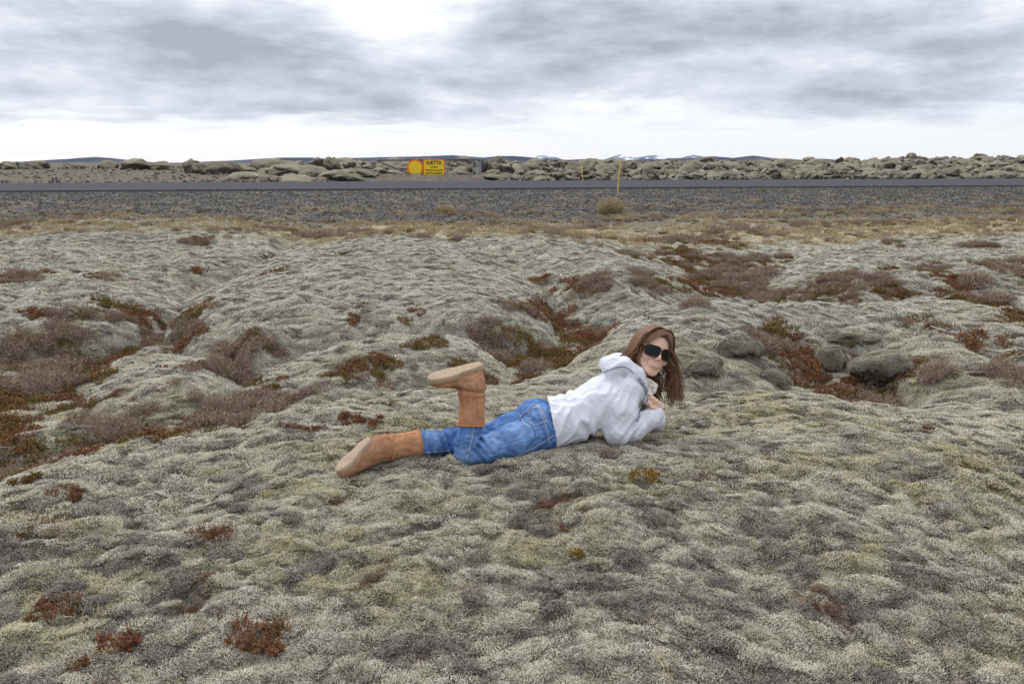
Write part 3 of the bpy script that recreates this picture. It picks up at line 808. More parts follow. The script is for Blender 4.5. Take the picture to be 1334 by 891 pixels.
# ------------------------------------------------------------------ jeans
def fold(scale, amp, seed, dirn=None, st=3.0):
    """soft creases, stretched along a direction"""
    d = norm(dirn) if dirn is not None else np.array([0, 0, 1.0])
    a = norm(np.cross(d, [0.3, 0.9, 0.2])); b = np.cross(d, a)
    def fn(x, y, z):
        u = x*d[0]+y*d[1]+z*d[2]; v_ = x*a[0]+y*a[1]+z*a[2]; w_ = x*b[0]+y*b[1]+z*b[2]
        return amp*(np.minimum(np.abs(perlin3(u*scale/st, v_*scale, w_*scale, seed)), .5)-0.33)
    return fn
def jeans():
    lo = np.minimum.reduce([kneeR, kneeL, hipR, hipL, J(540, 570, .2)])-.12; hi = np.maximum.reduce([kneeR, hipR, hipL, J(730, 520, .2), J(540, 590, .1)])+.12
    V = Vol(*ax3(lo, hi, 0.0045))
    V.chain([(J(706, 562, .12), .100), (J(665, 575, .10), .079), (J(625, 587, .08), .063), (J(610, 590, .075), .059)], .03)
    V.chain([(J(608, 589, .060), .061), (J(609, 572, .050), .058), (J(613, 557, .048), .054), (J(615, 550, .048), .044)], .007)
    V.cone(J(632, 566, -.020), J(621, 597, -.008), .004, .004, .010, 'sub')
    V.chain([(J(700, 548, .29), .102), (J(665, 560, .26), .080), (kneeL, .062), (J(590, 575, .21), .060), (J(552, 577, .20), .056), (J(538, 578, .20), .051)], .03)
    V.cone(J(704, 556, .21), J(742, 548, .21), .104, .086, .03, sc=(side, 1.45))
    V.ell(J(698, 540, .15), (.085, .062, .085), k=.04); V.ell(J(698, 536, .27), (.085, .062, .085), k=.04)
    # hollow of the knee and folds
    V.near(fold(46, .009, 3, kneeR-hipR, 2.6)); V.near(fold(17, .008, 5, [0.6, .2, .3], 1.8))
    def kn(x, y, z):
        c = J(622, 578, .05); r = np.sqrt((x-c[0])**2+(y-c[1])**2+(z-c[2])**2)
        u = (x-c[0])*.75+(y-c[1])*.65
        return .009*np.exp(-(r/.060)**2)*np.cos(u*230)
    V.near(kn)
    def calf(x, y, z):
        c = J(575, 575, .2); return .0055*np.sin((x+0.3*y)*170+2*perlin3(x*12, y*12, z*12, 2))*np.exp(-((x-c[0])/.10)**2)
    V.near(calf)
    V.cone(J(614, 532, .048), J(614, 500, .048), .084, .084, .006, 'sub'); V.cone(J(519, 579, .20), J(490, 580, .20), .082, .082, .006, 'sub')
    xh = J(719, 552, .1)[0]; V.near(lambda x, y, z: .020*sstep(0, .035, x-xh+.16*(y-J(719, 552, .1)[1])), .04)
    v, f = V.mesh()
    m, t, b = new_mat('blue_denim', .85, .15); P = t.add('ShaderNodeNewGeometry').outputs['Position']
    wear = t.attr('wear').outputs['Fac']
    c = t.mix(t.ramp(t.noise(P, 26, 5, .65), .35, .68), (.032, .085, .25), (.10, .215, .45))
    c = t.mix(t.ramp(t.noise(t.vmath('MULTIPLY', P, (1, 1, 4)), 130, 4, .7), .45, .75, 0, .45), c, (.22, .36, .60))
    c = t.mix(t.math('MULTIPLY', wear, .75), c, (.26, .40, .62))
    t.l.new(c, b.inputs['Base Color'])
    bp = t.add('ShaderNodeBump', i_Height=t.noise(P, 900, 2, .6)); bp.inputs['Strength'].default_value = .3; bp.inputs['Distance'].default_value = .001
    t.l.new(bp.outputs[0], b.inputs['Normal'])
    wr = np.zeros(len(v))
    for c_, r_ in ((J(675, 556, .03), .10), (J(606, 595, .02), .05), (J(640, 575, .03), .08), (J(700, 532, .08), .05), (J(565, 572, .15), .05), (J(612, 565, .02), .03)):
        wr = np.maximum(wr, np.exp(-(np.linalg.norm(v-c_, axis=1)/r_)**2))
    wr *= .35+.65*np.clip(.6+perlin3(v[:, 0]*30, v[:, 1]*30, v[:, 2]*30, 4), 0, 1)
    o = out_mesh('jeans', v, f, m, attrs={'wear': wr})
    # seams and pocket stitching, laid on the cloth
    ms = ramp_mat('pale_stitching', (.42, .40, .36), (.60, .56, .48), 90); md = ramp_mat('denim_seam', (.035, .075, .19), (.06, .12, .27), 60)
    def seam(pts, r, mat, name, d0=3.3, d1=4.3):
        L = smooth_line(np.array(pts, float), 6*len(pts)); Q = [V.hit(a, b_, d0, d1) for a, b_ in L]; Q = [q for q in Q if q is not None]
        if len(Q) > 2:
            v_, f_ = tube(np.array(Q)+np.array([0, 0, .0006]), r, 5); out_mesh(name, v_, f_, mat, parent=o)
    seam([(620, 604), (650, 601), (680, 590), (705, 577), (721, 566)], .0016, ms, 'seam')
    seam([(621, 607), (651, 604), (681, 593), (706, 580), (721, 569)], .0028, md, 'seam')
    seam([(617, 556), (615, 570), (611, 585), (608, 598)], .0016, ms, 'seam')
    seam([(546, 588), (560, 588), (575, 587), (588, 586)], .0016, ms, 'seam')
    seam([(684, 580), (694, 574), (697, 562), (690, 551), (676, 546)], .0020, md, 'seam')
    seam([(676, 545), (688, 535), (698, 526), (706, 523)], .0022, md, 'seam')
    seam([(700, 525), (708, 545), (714, 565), (717, 578)], .0016, ms, 'seam')
    seam([(696, 527), (704, 547), (710, 567), (713, 580)], .0016, md, 'seam')
    seam([(678, 541), (678.5, 541.5), (682, 549), (688, 554.5), (688.5, 554.7), (701, 551), (712, 547.5), (712.3, 547), (706, 535), (701, 527), (700.5, 526.6), (690, 533), (678.5, 540.6), (678, 541)], .0017, ms, 'back_pocket')
    seam([(684, 535), (689, 541), (696, 543), (700, 548)], .0014, md, 'back_pocket'); seam([(691, 530), (691, 538), (697, 545), (697, 549)], .0014, md, 'back_pocket')
    return V
JEANS = jeans()

# ------------------------------------------------------------------ boots
def boot(heel, toe, n, top, shaft, r_top, r_ank, seed):
    heel, toe, top = map(np.asarray, (heel, toe, top))
    t_ = norm(toe-heel); L = np.linalg.norm(toe-heel); n = norm(np.asarray(n, float)-t_*(np.asarray(n, float)@t_)); s_ = np.cross(t_, n)
    F3 = np.stack([t_, s_, n], -1)
    def q(a, b, c): return heel+F3@np.array([a*L, b, c])
    pts = np.array([heel, toe, top, shaft]); V = Vol(*ax3(pts.min(0)-.11, pts.max(0)+.11, .004))
    # foot
    V.ell(q(.20, 0, -.048), (.058, .040, .046), F3, .02)
    V.ell(q(.48, 0, -.045), (.075, .040, .040), F3, .03)
    V.ell(q(.74, 0, -.036), (.070, .044, .033), F3, .03)
    V.cone(q(.22, 0, -.06), shaft, .045, r_ank, .035)
    V.cone(q(.45, 0, -.055), shaft, .032, r_ank*.8, .04)
    ln = top-shaft; e = norm(ln)
    V.cone(shaft, top+e*.02, r_ank, r_top, .03)
    V.put(lambda X, Y, Z: -((X-top[0])*e[0]+(Y-top[1])*e[1]+(Z-top[2])*e[2]), top-.12, top+.12, .004, 'sub')      # cut the shaft square at the top
    def slump(x, y, z):
        u = (x-shaft[0])*e[0]+(y-shaft[1])*e[1]+(z-shaft[2])*e[2]
        w_ = perlin3(x*14, y*14, z*14, seed)*1.6
        return .0115*(np.abs(np.cos(u*80+w_))**.6-1)*-1*np.exp(-((u-.012)/.040)**2)
    V.near(slump); V.near(fold(24, .007, seed+3, e, 2.0)); V.near(lambda x, y, z: .0025*np.abs(perlin3(x*38, y*38, z*38, seed+5)))
    V.put(lambda X, Y, Z: -((X-heel[0])*n[0]+(Y-heel[1])*n[1]+(Z-heel[2])*n[2]+.022), heel-.3, heel+.3, .004, 'sub')
    v, f = V.mesh()
    m, t, b = new_mat('tan_sheepskin', .95, .1); P = t.add('ShaderNodeNewGeometry').outputs['Position']
    c = t.mix(t.ramp(t.noise(P, 9, 4, .6), .35, .65), (.355, .165, .080), (.46, .235, .125))
    c = t.mix(t.math('MULTIPLY', t.attr('foot').outputs['Fac'], .55), c, (.23, .125, .078))
    c = t.mix(t.ramp(t.noise(P, 45, 3, .6), .55, .75, 0, .5), c, (.23, .11, .055)); c = t.mix(t.ramp(t.noise(P, 22, 4, .7), .5, .72, 0, .45), c, (.56, .33, .19)); t.l.new(c, b.inputs['Base Color'])
    fo = np.clip(1.15-np.abs((v-shaft)@e+.03)*0-np.maximum(((v-shaft)@e), 0)/.03, 0, 1)
    o = out_mesh('boot', v, f, m, attrs={'foot': fo})
    # sole: a thick crepe slab with its own outline
    N = 48; prof = []
    for i in range(N):
        a = 2*math.pi*i/N; x = .5-.5*math.cos(a); w_ = (.036+.012*sstep(.25, .75, x)-.006*math.exp(-((x-.42)/.13)**2))
        prof.append((-.01+x*1.03, w_*math.copysign(abs(math.sin(a))**.62, math.sin(a))))
    sv = []; sf = []
    lv = [(-.026, .99), (-.018, 1.05), (-.004, 1.05), (0, 1.0)]
    for c_, k_ in lv:
        for (a, b_) in prof: sv.append(q(.5+(a-.5)*(1+(k_-1)*.35), b_*k_, c_))
    for i in range(len(lv)-1):
        for j in range(N): sf.append((i*N+j, i*N+(j+1) % N, (i+1)*N+(j+1) % N, (i+1)*N+j))
    cI = len(sv)
    rings = [.8, .55, .25]
    base = 3*N
    prev = base
    for rg in rings:
        st = len(sv)
        for (a, b_) in prof: sv.append(q(.5+(a-.5)*rg, b_*rg, .0006))
        for j in range(N): sf.append((prev+j, prev+(j+1) % N, st+(j+1) % N, st+j))
        prev = st
    sv.append(q(.5, 0, .0006)); sf += [(prev+j, prev+(j+1) % N, len(sv)-1) for j in range(N)]
    ms, t, b = new_mat('crepe_sole', .9, .2); P = t.add('ShaderNodeNewGeometry').outputs['Position']
    wv = t.add('ShaderNodeTexVoronoi', i_Scale=120.0, i_Vector=P)
    c = t.mix(t.ramp(wv.outputs['Distance'], .2, .7), (.46, .345, .24), (.38, .28, .19)); c = t.mix(t.ramp(t.noise(P, 18, 4, .6), .45, .7, 0, .6), c, (.32, .23, .155))
    t.l.new(c, b.inputs['Base Color'])
    bp = t.add('ShaderNodeBump', i_Height=wv.outputs['Distance']); bp.inputs['Strength'].default_value = .6; bp.inputs['Distance'].default_value = .003; t.l.new(bp.outputs[0], b.inputs['Normal'])
    out_mesh('sole', np.array(sv), sf, ms, parent=o)
    return o, V, e
mseam = ramp_mat('boot_seam', (.27, .12, .05), (.42, .22, .11), 60); mrim = ramp_mat('boot_trim', (.40, .17, .06), (.45, .20, .08), 60)
bR, VR, eR = boot(J(627, 472, .070), J(560, 491, .030), [-.25, .84, .50], J(614, 553, .048), J(615, 503, .052), .064, .059, 7)
bL, VL, eL = boot(J(479, 570, .165), J(439, 611, .120), [-.62, .44, .55], J(545, 577, .20), J(500, 583, .19), .066, .058, 9)
def ring(c, e, r, rr, name, parent):
    a = norm(np.cross(e, [0.1, 0.2, 1])); b = np.cross(e, a)
    P = [c+r*(math.cos(g)*a+math.sin(g)*b) for g in np.linspace(0, 6.2832, 33)]
    v, f = tube(P, rr, 6, side=e); out_mesh(name, v, f, mrim, parent=parent)
ring(J(614, 553, .048), eR, .064, .0045, 'trim', bR); ring(J(545, 577, .20), eL, .066, .0045, 'trim', bL)
def bseam(V, o, pts, r=.0022):
    L = smooth_line(np.array(pts, float), 6*len(pts)); Q = [V.hit(a, b_, 3.2, 4.3) for a, b_ in L]; Q = [q for q in Q if q is not None]
    if len(Q) > 2: v, f = tube(np.array(Q), r, 5); out_mesh('seam', v, f, mseam, parent=o)
bseam(VR, bR, [(621, 550), (622, 530), (621, 510), (620, 490), (616, 480)]); bseam(VL, bL, [(497, 571), (515, 568), (530, 565), (541, 563)])
bseam(VL, bL, [(541, 594), (515, 598), (490, 599), (480, 597), (470, 589)])

# ------------------------------------------------------------------ hoodie
def hoodie():
    lo = np.minimum.reduce([J(712, 590, .0), J(712, 450, .5)])-.05; hi = np.maximum.reduce([J(872, 445, -.05), J(872, 445, .5), J(712, 590, -.05)])+.05
    V = Vol(*ax3(lo, hi, .0045))
    V.cone(J(711, 552, .21), J(745, 544, .21), .137, .120, .03, sc=(side, 1.46))
    V.cone(J(745, 544, .21), J(790, 520, .22), .116, .118, .04, sc=(side, 1.42))
    V.cone(J(790, 520, .22), J(818, 500, .23), .118, .082, .05, sc=(side, 1.42))
    V.chain([(J(817, 508, .085), .076), (J(811, 535, .055), .070), (J(806, 562, .055), .062)], .035)
    V.chain([(J(806, 564, .055), .062), (J(826, 558, .050), .053), (J(845, 546, .045), .044), (J(856, 538, .042), .036)], .02)
    V.chain([(shL, .072), (elL, .058), (J(846, 535, .2), .04)], .035)
    V.cone(J(783, 535, .14), J(742, 556, .12), .06, .05, .05)
    # hood lying bunched round the neck
    hp = [(J(838, 505, .05), .024), (J(829, 487, .055), .034), (J(813, 476, .09), .040), (J(797, 473, .16), .038), (J(792, 474, .25), .038), (J(806, 470, .33), .036), (J(826, 472, .37), .030)]
    V.chain(hp, .015)
    V.cone(J(800, 482, .12), J(806, 476, .30), .045, .045, .04)
    V.cone(J(842, 522, .055), J(838, 505, .05), .016, .022, .02)
    # hollow for the neck and the head
    V.cone(J(824, 485, .21), J(846, 466, .12), .050, .060, .015, 'sub')
    # open front: cut away under the chin
    e2 = norm(np.array([.86, -.5, .10])); c2 = J(842, 522, .06)
    # folds
    V.near(fold(15, .019, 13, [0.35, 1.0, .2], 2.4), .035)
    V.near(lambda x, y, z: .006*perlin3(x*9, y*7, z*9, 31), .035)
    V.near(fold(34, .004, 17, [1, -.9, .1], 2.4))
    ax_ = norm(J(790, 520, .2)-J(745, 544, .2))
    def waist_f(x, y, z):
        c = J(752, 540, .1); u = (x-c[0])*ax_[0]+(y-c[1])*ax_[1]
        return .0055*np.cos(u*95+3.0*perlin3(x*6, y*6, z*6, 8))*np.exp(-((u-.02)/.060)**2)
    V.near(waist_f, .035)
    # crease between trunk and arm, wrinkles at the elbow
    V.cone(J(789, 562, -.01), J(798, 518, -.02), .007, .005, .02, 'sub')
    def elb(x, y, z):
        c = J(822, 556, .0); r = np.sqrt((x-c[0])**2+(y-c[1])**2+(z-c[2])**2)
        return .007*np.exp(-(r/.06)**2)*np.cos(((x-c[0])*.8-(y-c[1])*.6)*170)
    V.near(elb)
    # hem cut
    e = norm(np.array([1, .16, .25])); c = J(719, 552, .2)
    V.put(lambda X, Y, Z: (X-c[0])*e[0]+(Y-c[1])*e[1], c-.30, c+.30, .003, 'sub')
    v, f = V.mesh()
    m, t, b = new_mat('grey_marl_jersey', .95, .1); P = t.add('ShaderNodeNewGeometry').outputs['Position']
    c_ = t.mix(t.ramp(t.noise(t.vmath('MULTIPLY', P, (1, 1, 3)), 160, 3, .7), .35, .68), (.62, .62, .665), (.74, .74, .785))
    t.l.new(c_, b.inputs['Base Color'])
    bp = t.add('ShaderNodeBump', i_Height=t.noise(P, 500, 2, .6)); bp.inputs['Strength'].default_value = .25; bp.inputs['Distance'].default_value = .001; t.l.new(bp.outputs[0], b.inputs['Normal'])
    o = out_mesh('hoodie', v, f, m)
    # cuff ring and hem band
    mg = ramp_mat('grey_lining', (.21, .22, .26), (.30, .31, .36), 70)
    def strip(pts, r, mat, name, flat=1.0, off=0.002):
        L = smooth_line(np.array(pts, float), 6*len(pts)); Q = [V.hit(a, b_, 3.3, 4.5) for a, b_ in L]; Q = [q for q in Q if q is not None]
        if len(Q) > 2: v_, f_ = tube(np.array(Q)+np.array([0, 0, off]), r, 6, flat); out_mesh(name, v_, f_, mat, parent=o)
    strip([(832, 492), (838, 501), (842, 511), (840, 524), (835, 536), (829, 548)], [.010]*36, mg, 'lining', .5)
    strip([(842, 515), (838, 526), (833, 540)], .0032, ramp_mat('cotton_cord', (.68, .68, .70), (.78, .78, .8), 90), 'drawstring', 1, .012)
    strip([(787, 484), (797, 480), (809, 477), (818, 479), (826, 486)], .004, mg, 'lining', 1, .0)
    return V
HOOD = hoodie()

# ------------------------------------------------------------------ scarf
def scarf():
    c = J(848, 503, .05); V = Vol(*ax3(c-.10, c+.10, .0035))
    V.chain([(J(836, 489, .08), .013), (J(843, 496, .055), .015), (J(848, 503, .045), .015), (J(850, 511, .04), .011)], .008)
    V.chain([(J(846, 496, .055), .012), (J(854, 502, .045), .012), (J(852, 509, .04), .010)], .006)
    V.chain([(J(843, 500, .04), .012), (J(846, 512, .03), .011), (J(850, 519, .03), .007)], .006)
    V.near(fold(75, .007, 23, [.3, 1, .1], 2.5), .02)
    v, f = V.mesh()
    out_mesh('scarf', v, f, ramp_mat('cream_scarf', (.42, .38, .31), (.74, .71, .63), 55, det=5))
scarf()

# ------------------------------------------------------------------ sunglasses
def sunglasses():
    mf, t, b = new_mat('black_plastic', .25, .5); b.inputs['Base Color'].default_value = (.012, .010, .010, 1)
    ml, t, b = new_mat('dark_lens', .08, .25); b.inputs['Base Color'].default_value = (.006, .005, .005, 1)
    g = None; parts = []
    lens = []
    for sx_ in (-1, 1):
        P = []
        for a in np.linspace(0, 2*math.pi, 29)[:-1]:
            ca, sa = math.cos(a), math.sin(a); k_ = 3.6
            rx = .0320*math.copysign(abs(ca)**(2/k_), ca); ry = .0250*math.copysign(abs(sa)**(2/k_), sa)
            x = sx_*(.0360)+rx; P.append((x, .006+ry-.0015*(x*sx_)/.03, 0.098-7.0*x*x))
        Pn = np.array([hd(*p) for p in P+[P[0]]]); parts.append(tube(Pn, .0028, 6, 1.0, side=hf))
        c = hd(sx_*.0360, .006, .099-7.0*.0360**2); n_ = len(P)
        mid = [hd(p[0]*.5+sx_*.0360*.5, (p[1]+.006)/2, .0992-7.0*(p[0]*.5+sx_*.0360*.5)**2) for p in P]
        lv = np.array([hd(*p) for p in P]+mid+[c]); lf = [(i, (i+1) % n_, n_+(i+1) % n_, n_+i) for i in range(n_)]+[(n_+i, n_+(i+1) % n_, 2*n_) for i in range(n_)]
        lens.append((lv, lf))
        parts.append(tube([hd(sx_*.064, .020, .068), hd(sx_*.075, .018, .055), hd(sx_*.080, .014, .015), hd(sx_*.079, .008, -.02)], [.005, .0045, .003, .0025], 6))
    parts.append(tube([hd(-.007, .014, .097), hd(0, .016, .0985), hd(.007, .014, .097)], .0032, 6))
    v, f = merge(parts); o = out_mesh('sunglasses', v, f, mf)
    for lv, lf in lens: out_mesh('lens', lv, lf, ml, parent=o)
sunglasses()

# ------------------------------------------------------------------ hair: a close cap plus many locks
def hair():
    V = Vol(*ax3(HC-.19, HC+.19, .0035))
    H_ = HeadVol(V)
    H_.ell(hd(0, .036, -.026), (.084, .098, .098), HR, .01)
    H_.ell(hd(0, -.02, -.055), (.078, .085, .06), HR, .03)
    # open for the face
    H_.ell(hd(0, -.030, .105), (.066, .112, .105), HR, .012, 'sub')
    H_.cone(hd(0, .085, .09), hd(0, .13, .03), .010, .002, .02, 'sub')
    def st(x, y, z):
        q = (np.stack([x, y, z], -1)-HC)@HR; a = np.arctan2(q[:, 0], q[:, 2]+.03)
        return .0010*np.sin(a*60+4*perlin3(x*18, y*18, z*18, 3))
    V.near(st)
    v, f = V.mesh(); q = (v-HC)@HR/HS
    m, t, b = new_mat('brown_hair', .6, .3); P = t.add('ShaderNodeNewGeometry').outputs['Position']
    lk = t.attr('lock').outputs['Fac']
    c = t.mix(t.ramp(lk, 0, 1), (.060, .026, .014), (.215, .105, .054)); c = t.mix(t.ramp(t.noise(t.vmath('MULTIPLY', P, (1, 1, .25)), 120, 3, .6), .4, .7, 0, .7), c, (.27, .145, .08))
    t.l.new(c, b.inputs['Base Color'])
    lk0 = np.clip(.5+.5*perlin3(np.arctan2(q[:, 0], q[:, 2]+.03)*14, q[:, 1]*4, q[:, 1]*0, 5), 0, 1)
    o = out_mesh('hair', v, f, m, attrs={'lock': lk0})
    rs_ = np.random.RandomState(3); parts = []; lkv = []
    def lock(P, r0, n=14, tone=None):
        P = smooth_line(P, n); tt = np.linspace(0, 1, n); r = r0*(np.minimum(1, .5+tt*3))*(1-tt**2.5*.85)
        v_, f_ = tube(P, r, 5, .55); parts.append((v_, f_)); lkv.append(np.full(len(v_), rs_.rand() if tone is None else np.clip(tone+rs_.normal()*.18, 0, 1)))
    dn = np.array([0.0, -1.0, 0.0])
    part = lambda k_: hd(.004, .118-.02*k_, .070-.13*k_)
    # crown locks from the parting down both sides
    for i in range(230):
        k_ = rs_.rand()**.8; s_ = rs_.choice([-1, 1]); p0 = part(k_)+HR@np.array([rs_.normal()*.002, 0, 0])
        zz = .050-.125*k_+rs_.normal()*.006
        pts = [p0, hd(s_*.036, .118-.02*k_, zz+.010), hd(s_*.070, .078, zz-.004), hd(s_*(.085+.003*rs_.rand()), .020, zz-.014), hd(s_*(.084+.004*rs_.rand()), -.030, zz-.022)]
        lock(pts, rs_.uniform(.0020, .0038), 16, .62 if s_ < 0 else .42)
    for i in range(190):
        s_ = rs_.choice([-1, 1]); w_ = rs_.rand()
        p0 = hd(.004+rs_.normal()*.002, .098+.020*w_, .078-.020*w_)
        o_ = .006*w_
        pts = [p0, hd(s_*(.028+.006*w_), .076+.026*w_, .084-.010*w_), hd(s_*(.050+o_), .046+.02*w_, .072-.006*w_), hd(s_*(.066+o_), .008, .050), hd(s_*(.070+o_), -.030, .030), hd(s_*(.072+o_), -.055, .020-.02*w_)]
        lock(pts, rs_.uniform(.0016, .0032), 18, .62 if s_ < 0 else .40)
    # right side: long locks hanging free, straight down, with wavy ends
    CL = [(rs_.uniform(.15, .285), rs_.uniform(.01, .105), rs_.normal(size=3)*.017, rs_.rand()) for _ in range(13)]
    for i in range(400):
        L, out_, wv, u = CL[rs_.randint(13)] if rs_.rand() < .88 else (rs_.uniform(.12, .27), rs_.uniform(0, .10), rs_.normal(size=3)*.012, .9)
        w_ = rs_.rand(); L = L*rs_.uniform(.86, 1.06); sp = rs_.normal(size=(4, 3))*np.array([[.0035], [.0035], [.003], [.0055]])
        a = hd(.072+.018*rs_.rand(), .045-.05*rs_.rand(), .040-.115*(.5*w_+.5*u))
        b_ = a+np.array([.006+out_*.34+wv[0]*.6, -L*.30, 0])+sp[0]; c1 = a+np.array([out_*.66-wv[0]*.8+wv[1], -L*.64, wv[2]])+sp[1]; d = a+np.array([out_*.78+wv[1]*1.2-.010, -L, wv[2]])+sp[3]
        lock([hd(.050, .100, .01-.05*w_), a, b_, c1, d], rs_.uniform(.0013, .0032), 18, .30+.45*u)
    # locks from behind the chin sweeping across to the right
    for i in range(110):
        w_ = rs_.rand(); a = hd(-.01+.07*rs_.rand(), -.065-.03*rs_.rand(), -.02-.04*rs_.rand()); L = rs_.uniform(.08, .19)
        d = a+np.array([.02+.035*w_, -L, .015*rs_.normal()]); lock([a, a*.65+d*.35+np.array([.014, 0, .0]), a*.3+d*.7+rs_.normal(size=3)*.006, d], rs_.uniform(.003, .0055), 14, .15)
    # left side: swept back into the hood, a few locks in front by the cheek
    for i in range(110):
        w_ = rs_.rand(); a = hd(-.066-.018*rs_.rand(), .07-.04*w_, .035-.10*w_)
        e = J(816-8*w_+rs_.normal()*2.5, 462+7*rs_.rand()+3*w_, .10+.10*w_); mdl = (a+e)/2+np.array([-.006, -.004-.02*rs_.rand(), .012])
        lock([hd(-.03, .11, .03-.06*w_), a, mdl, e], rs_.uniform(.003, .005), 14, .75)
    for i in range(34):
        w_ = rs_.rand(); a = hd(-.074, .03-.03*w_, .028-.015*w_); e = J(841+3*w_, 486+5*rs_.rand(), .035)
        lock([hd(-.05, .10, .045), a, hd(-.070+.004*rs_.rand(), -.035, .036), hd(-.060, -.075, .035)+rs_.normal(size=3)*.003, e], rs_.uniform(.002, .0035), 16, .7)
    v_, f_ = merge(parts)
    ob = out_mesh('hair_locks', v_, f_, m, parent=o, attrs={'lock': np.concatenate(lkv)})
hair()
# ------------------------------------------------------------------ lava rocks
def rock_mesh(name, seed, kind):
    bm = bmesh.new(); bmesh.ops.create_icosphere(bm, subdivisions=4 if kind != 'stone' else 1, radius=1)
    v = np.array([q.co[:] for q in bm.verts]); rs = np.random.RandomState(seed)
    o = rs.rand(3)*50
    n1 = perlin3(v[:, 0]*1.3+o[0], v[:, 1]*1.3+o[1], v[:, 2]*1.3+o[2], seed); n2 = perlin3(v[:, 0]*3+o[0], v[:, 1]*3+o[1], v[:, 2]*3+o[2], seed+1)
    n3 = perlin3(v[:, 0]*7+o[0], v[:, 1]*7, v[:, 2]*7, seed+2)
    if kind == 'crag':
        r = 1+.55*n1-.30*np.abs(n2)*1.5+.14*n3-.10*np.abs(perlin3(v[:, 0]*14, v[:, 1]*14+o[1], v[:, 2]*14, seed+4))
        v = v*r[:, None]*np.array([1, .85, .9])
        for _ in range(6):                                       # broken faces
            d = norm_np(rs.normal(size=3)); h = rs.uniform(.55, .8); p = v@d; v -= np.maximum(p-h, 0)[:, None]*d*.8
    elif kind == 'cushion':
        r = 1+.30*n1+.20*np.abs(n2)+.05*n3; v = v*r[:, None]*np.array([1, .8, .62])
    else:
        v = v*(1+.5*n1)[:, None]*np.array([1, .8, .65])
    for q, c in zip(bm.verts, v): q.co = c
    for f in bm.faces: f.smooth = kind != 'stone'
    me = bpy.data.meshes.new(name); bm.to_mesh(me); bm.free(); return me
def norm_np(d): return d/np.linalg.norm(d)
def rock_mat(name, moss_lo, moss_hi, fine=1.0, red=0.3):
    m, t, b = new_mat(name, .95, .12); g = t.add('ShaderNodeNewGeometry'); P = g.outputs['Position']
    oi = t.add('ShaderNodeObjectInfo'); rnd = oi.outputs['Random']
    nz = t.add('ShaderNodeSeparateXYZ', i_0=g.outputs['Normal']).outputs[2]
    n = t.noise(P, 2.6*fine, 5, .65, .3); n2 = t.noise(P, 9*fine, 4, .65)
    f = t.ramp(t.math('ADD', nz, t.math('MULTIPLY', t.math('SUBTRACT', n, .5), 1.6)), moss_lo, moss_hi)
    rock = t.mix(t.ramp(n2, .35, .65), (.035, .030, .028), (.125, .105, .09))
    rock = t.mix(t.math('MULTIPLY', t.ramp(t.noise(P, 1.7*fine, 3), .55, .7), red), rock, (.15, .065, .035))
    mo = t.mix(rnd, (.31, .28, .20), (.225, .20, .145)); mo = t.mix(t.ramp(n2, .45, .7, 0, .6), mo, (.22, .20, .125)); mo = t.mix(t.ramp(t.noise(P, 1.1*fine, 4), .5, .7, 0, .6), mo, (.40, .375, .285))
    t.l.new(t.mix(f, rock, mo), b.inputs['Base Color'])
    bp = t.add('ShaderNodeBump', i_Height=t.noise(P, 14*fine, 5, .65)); bp.inputs['Strength'].default_value = .8; bp.inputs['Distance'].default_value = .12/fine
    t.l.new(bp.outputs[0], b.inputs['Normal'])
    return m
M_cush = rock_mat('moss_over_lava', -.20, .45, red=.6); M_crag = rock_mat('bare_lava', .15, .95)
cush = [rock_mesh('cushion_rock', 200+i, 'cushion') for i in range(7)]; crag = [rock_mesh('craggy_rock', 300+i, 'crag') for i in range(6)]
for q in cush: q.materials.append(M_cush)
for q in crag: q.materials.append(M_crag)
rs = np.random.RandomState(44)
ORD = ['leftmost', 'second', 'third', 'fourth', 'fifth', 'sixth', 'seventh', 'eighth', 'ninth', 'tenth', 'eleventh', 'twelfth', 'thirteenth', 'fourteenth', 'fifteenth']
def zone(px):
    if px < 290: return 'at the far left'
    if px < 490: return 'left of the gate'
    if px < 632: return 'behind the gate'
    if px < 756: return 'between gate and far stake'
    if px < 812: return 'between the yellow stakes'
    if px < 1080: return 'right of the near stake'
    return 'at the far right'
def boulder(px, top, wpx, off, kind, hgt=None):
    X0 = (px-667)/FPX*45; Y = road_far(X0)+off; X = at_y(px, top, Y)[0]; Y = road_far(X)+off; c = at_y(px, top, Y)
    w_ = wpx*Y/FPX/2; g = tz(c[0], c[1], 1); h = max(c[2]-g, .10)
    me = cush[rs.randint(7)] if kind == 'c' else crag[rs.randint(6)]
    o = bpy.data.objects.new('lava_boulder', me); C.objects.link(o)
    k = .85 if kind == 'c' else 1.0
    hh = min(max(h*.75, w_*(.38 if kind == 'c' else .6)), w_*1.5)
    o.scale = (w_/k*rs.uniform(.95, 1.1), w_*rs.uniform(.8, 1.1), hh/(.62 if kind == 'c' else .8)*.85)
    o.location = (c[0], c[1], c[2]-hh*.92); o.rotation_euler = (rs.normal()*.12, rs.normal()*.12, rs.choice([0, math.pi])+rs.normal()*.35)
    return o
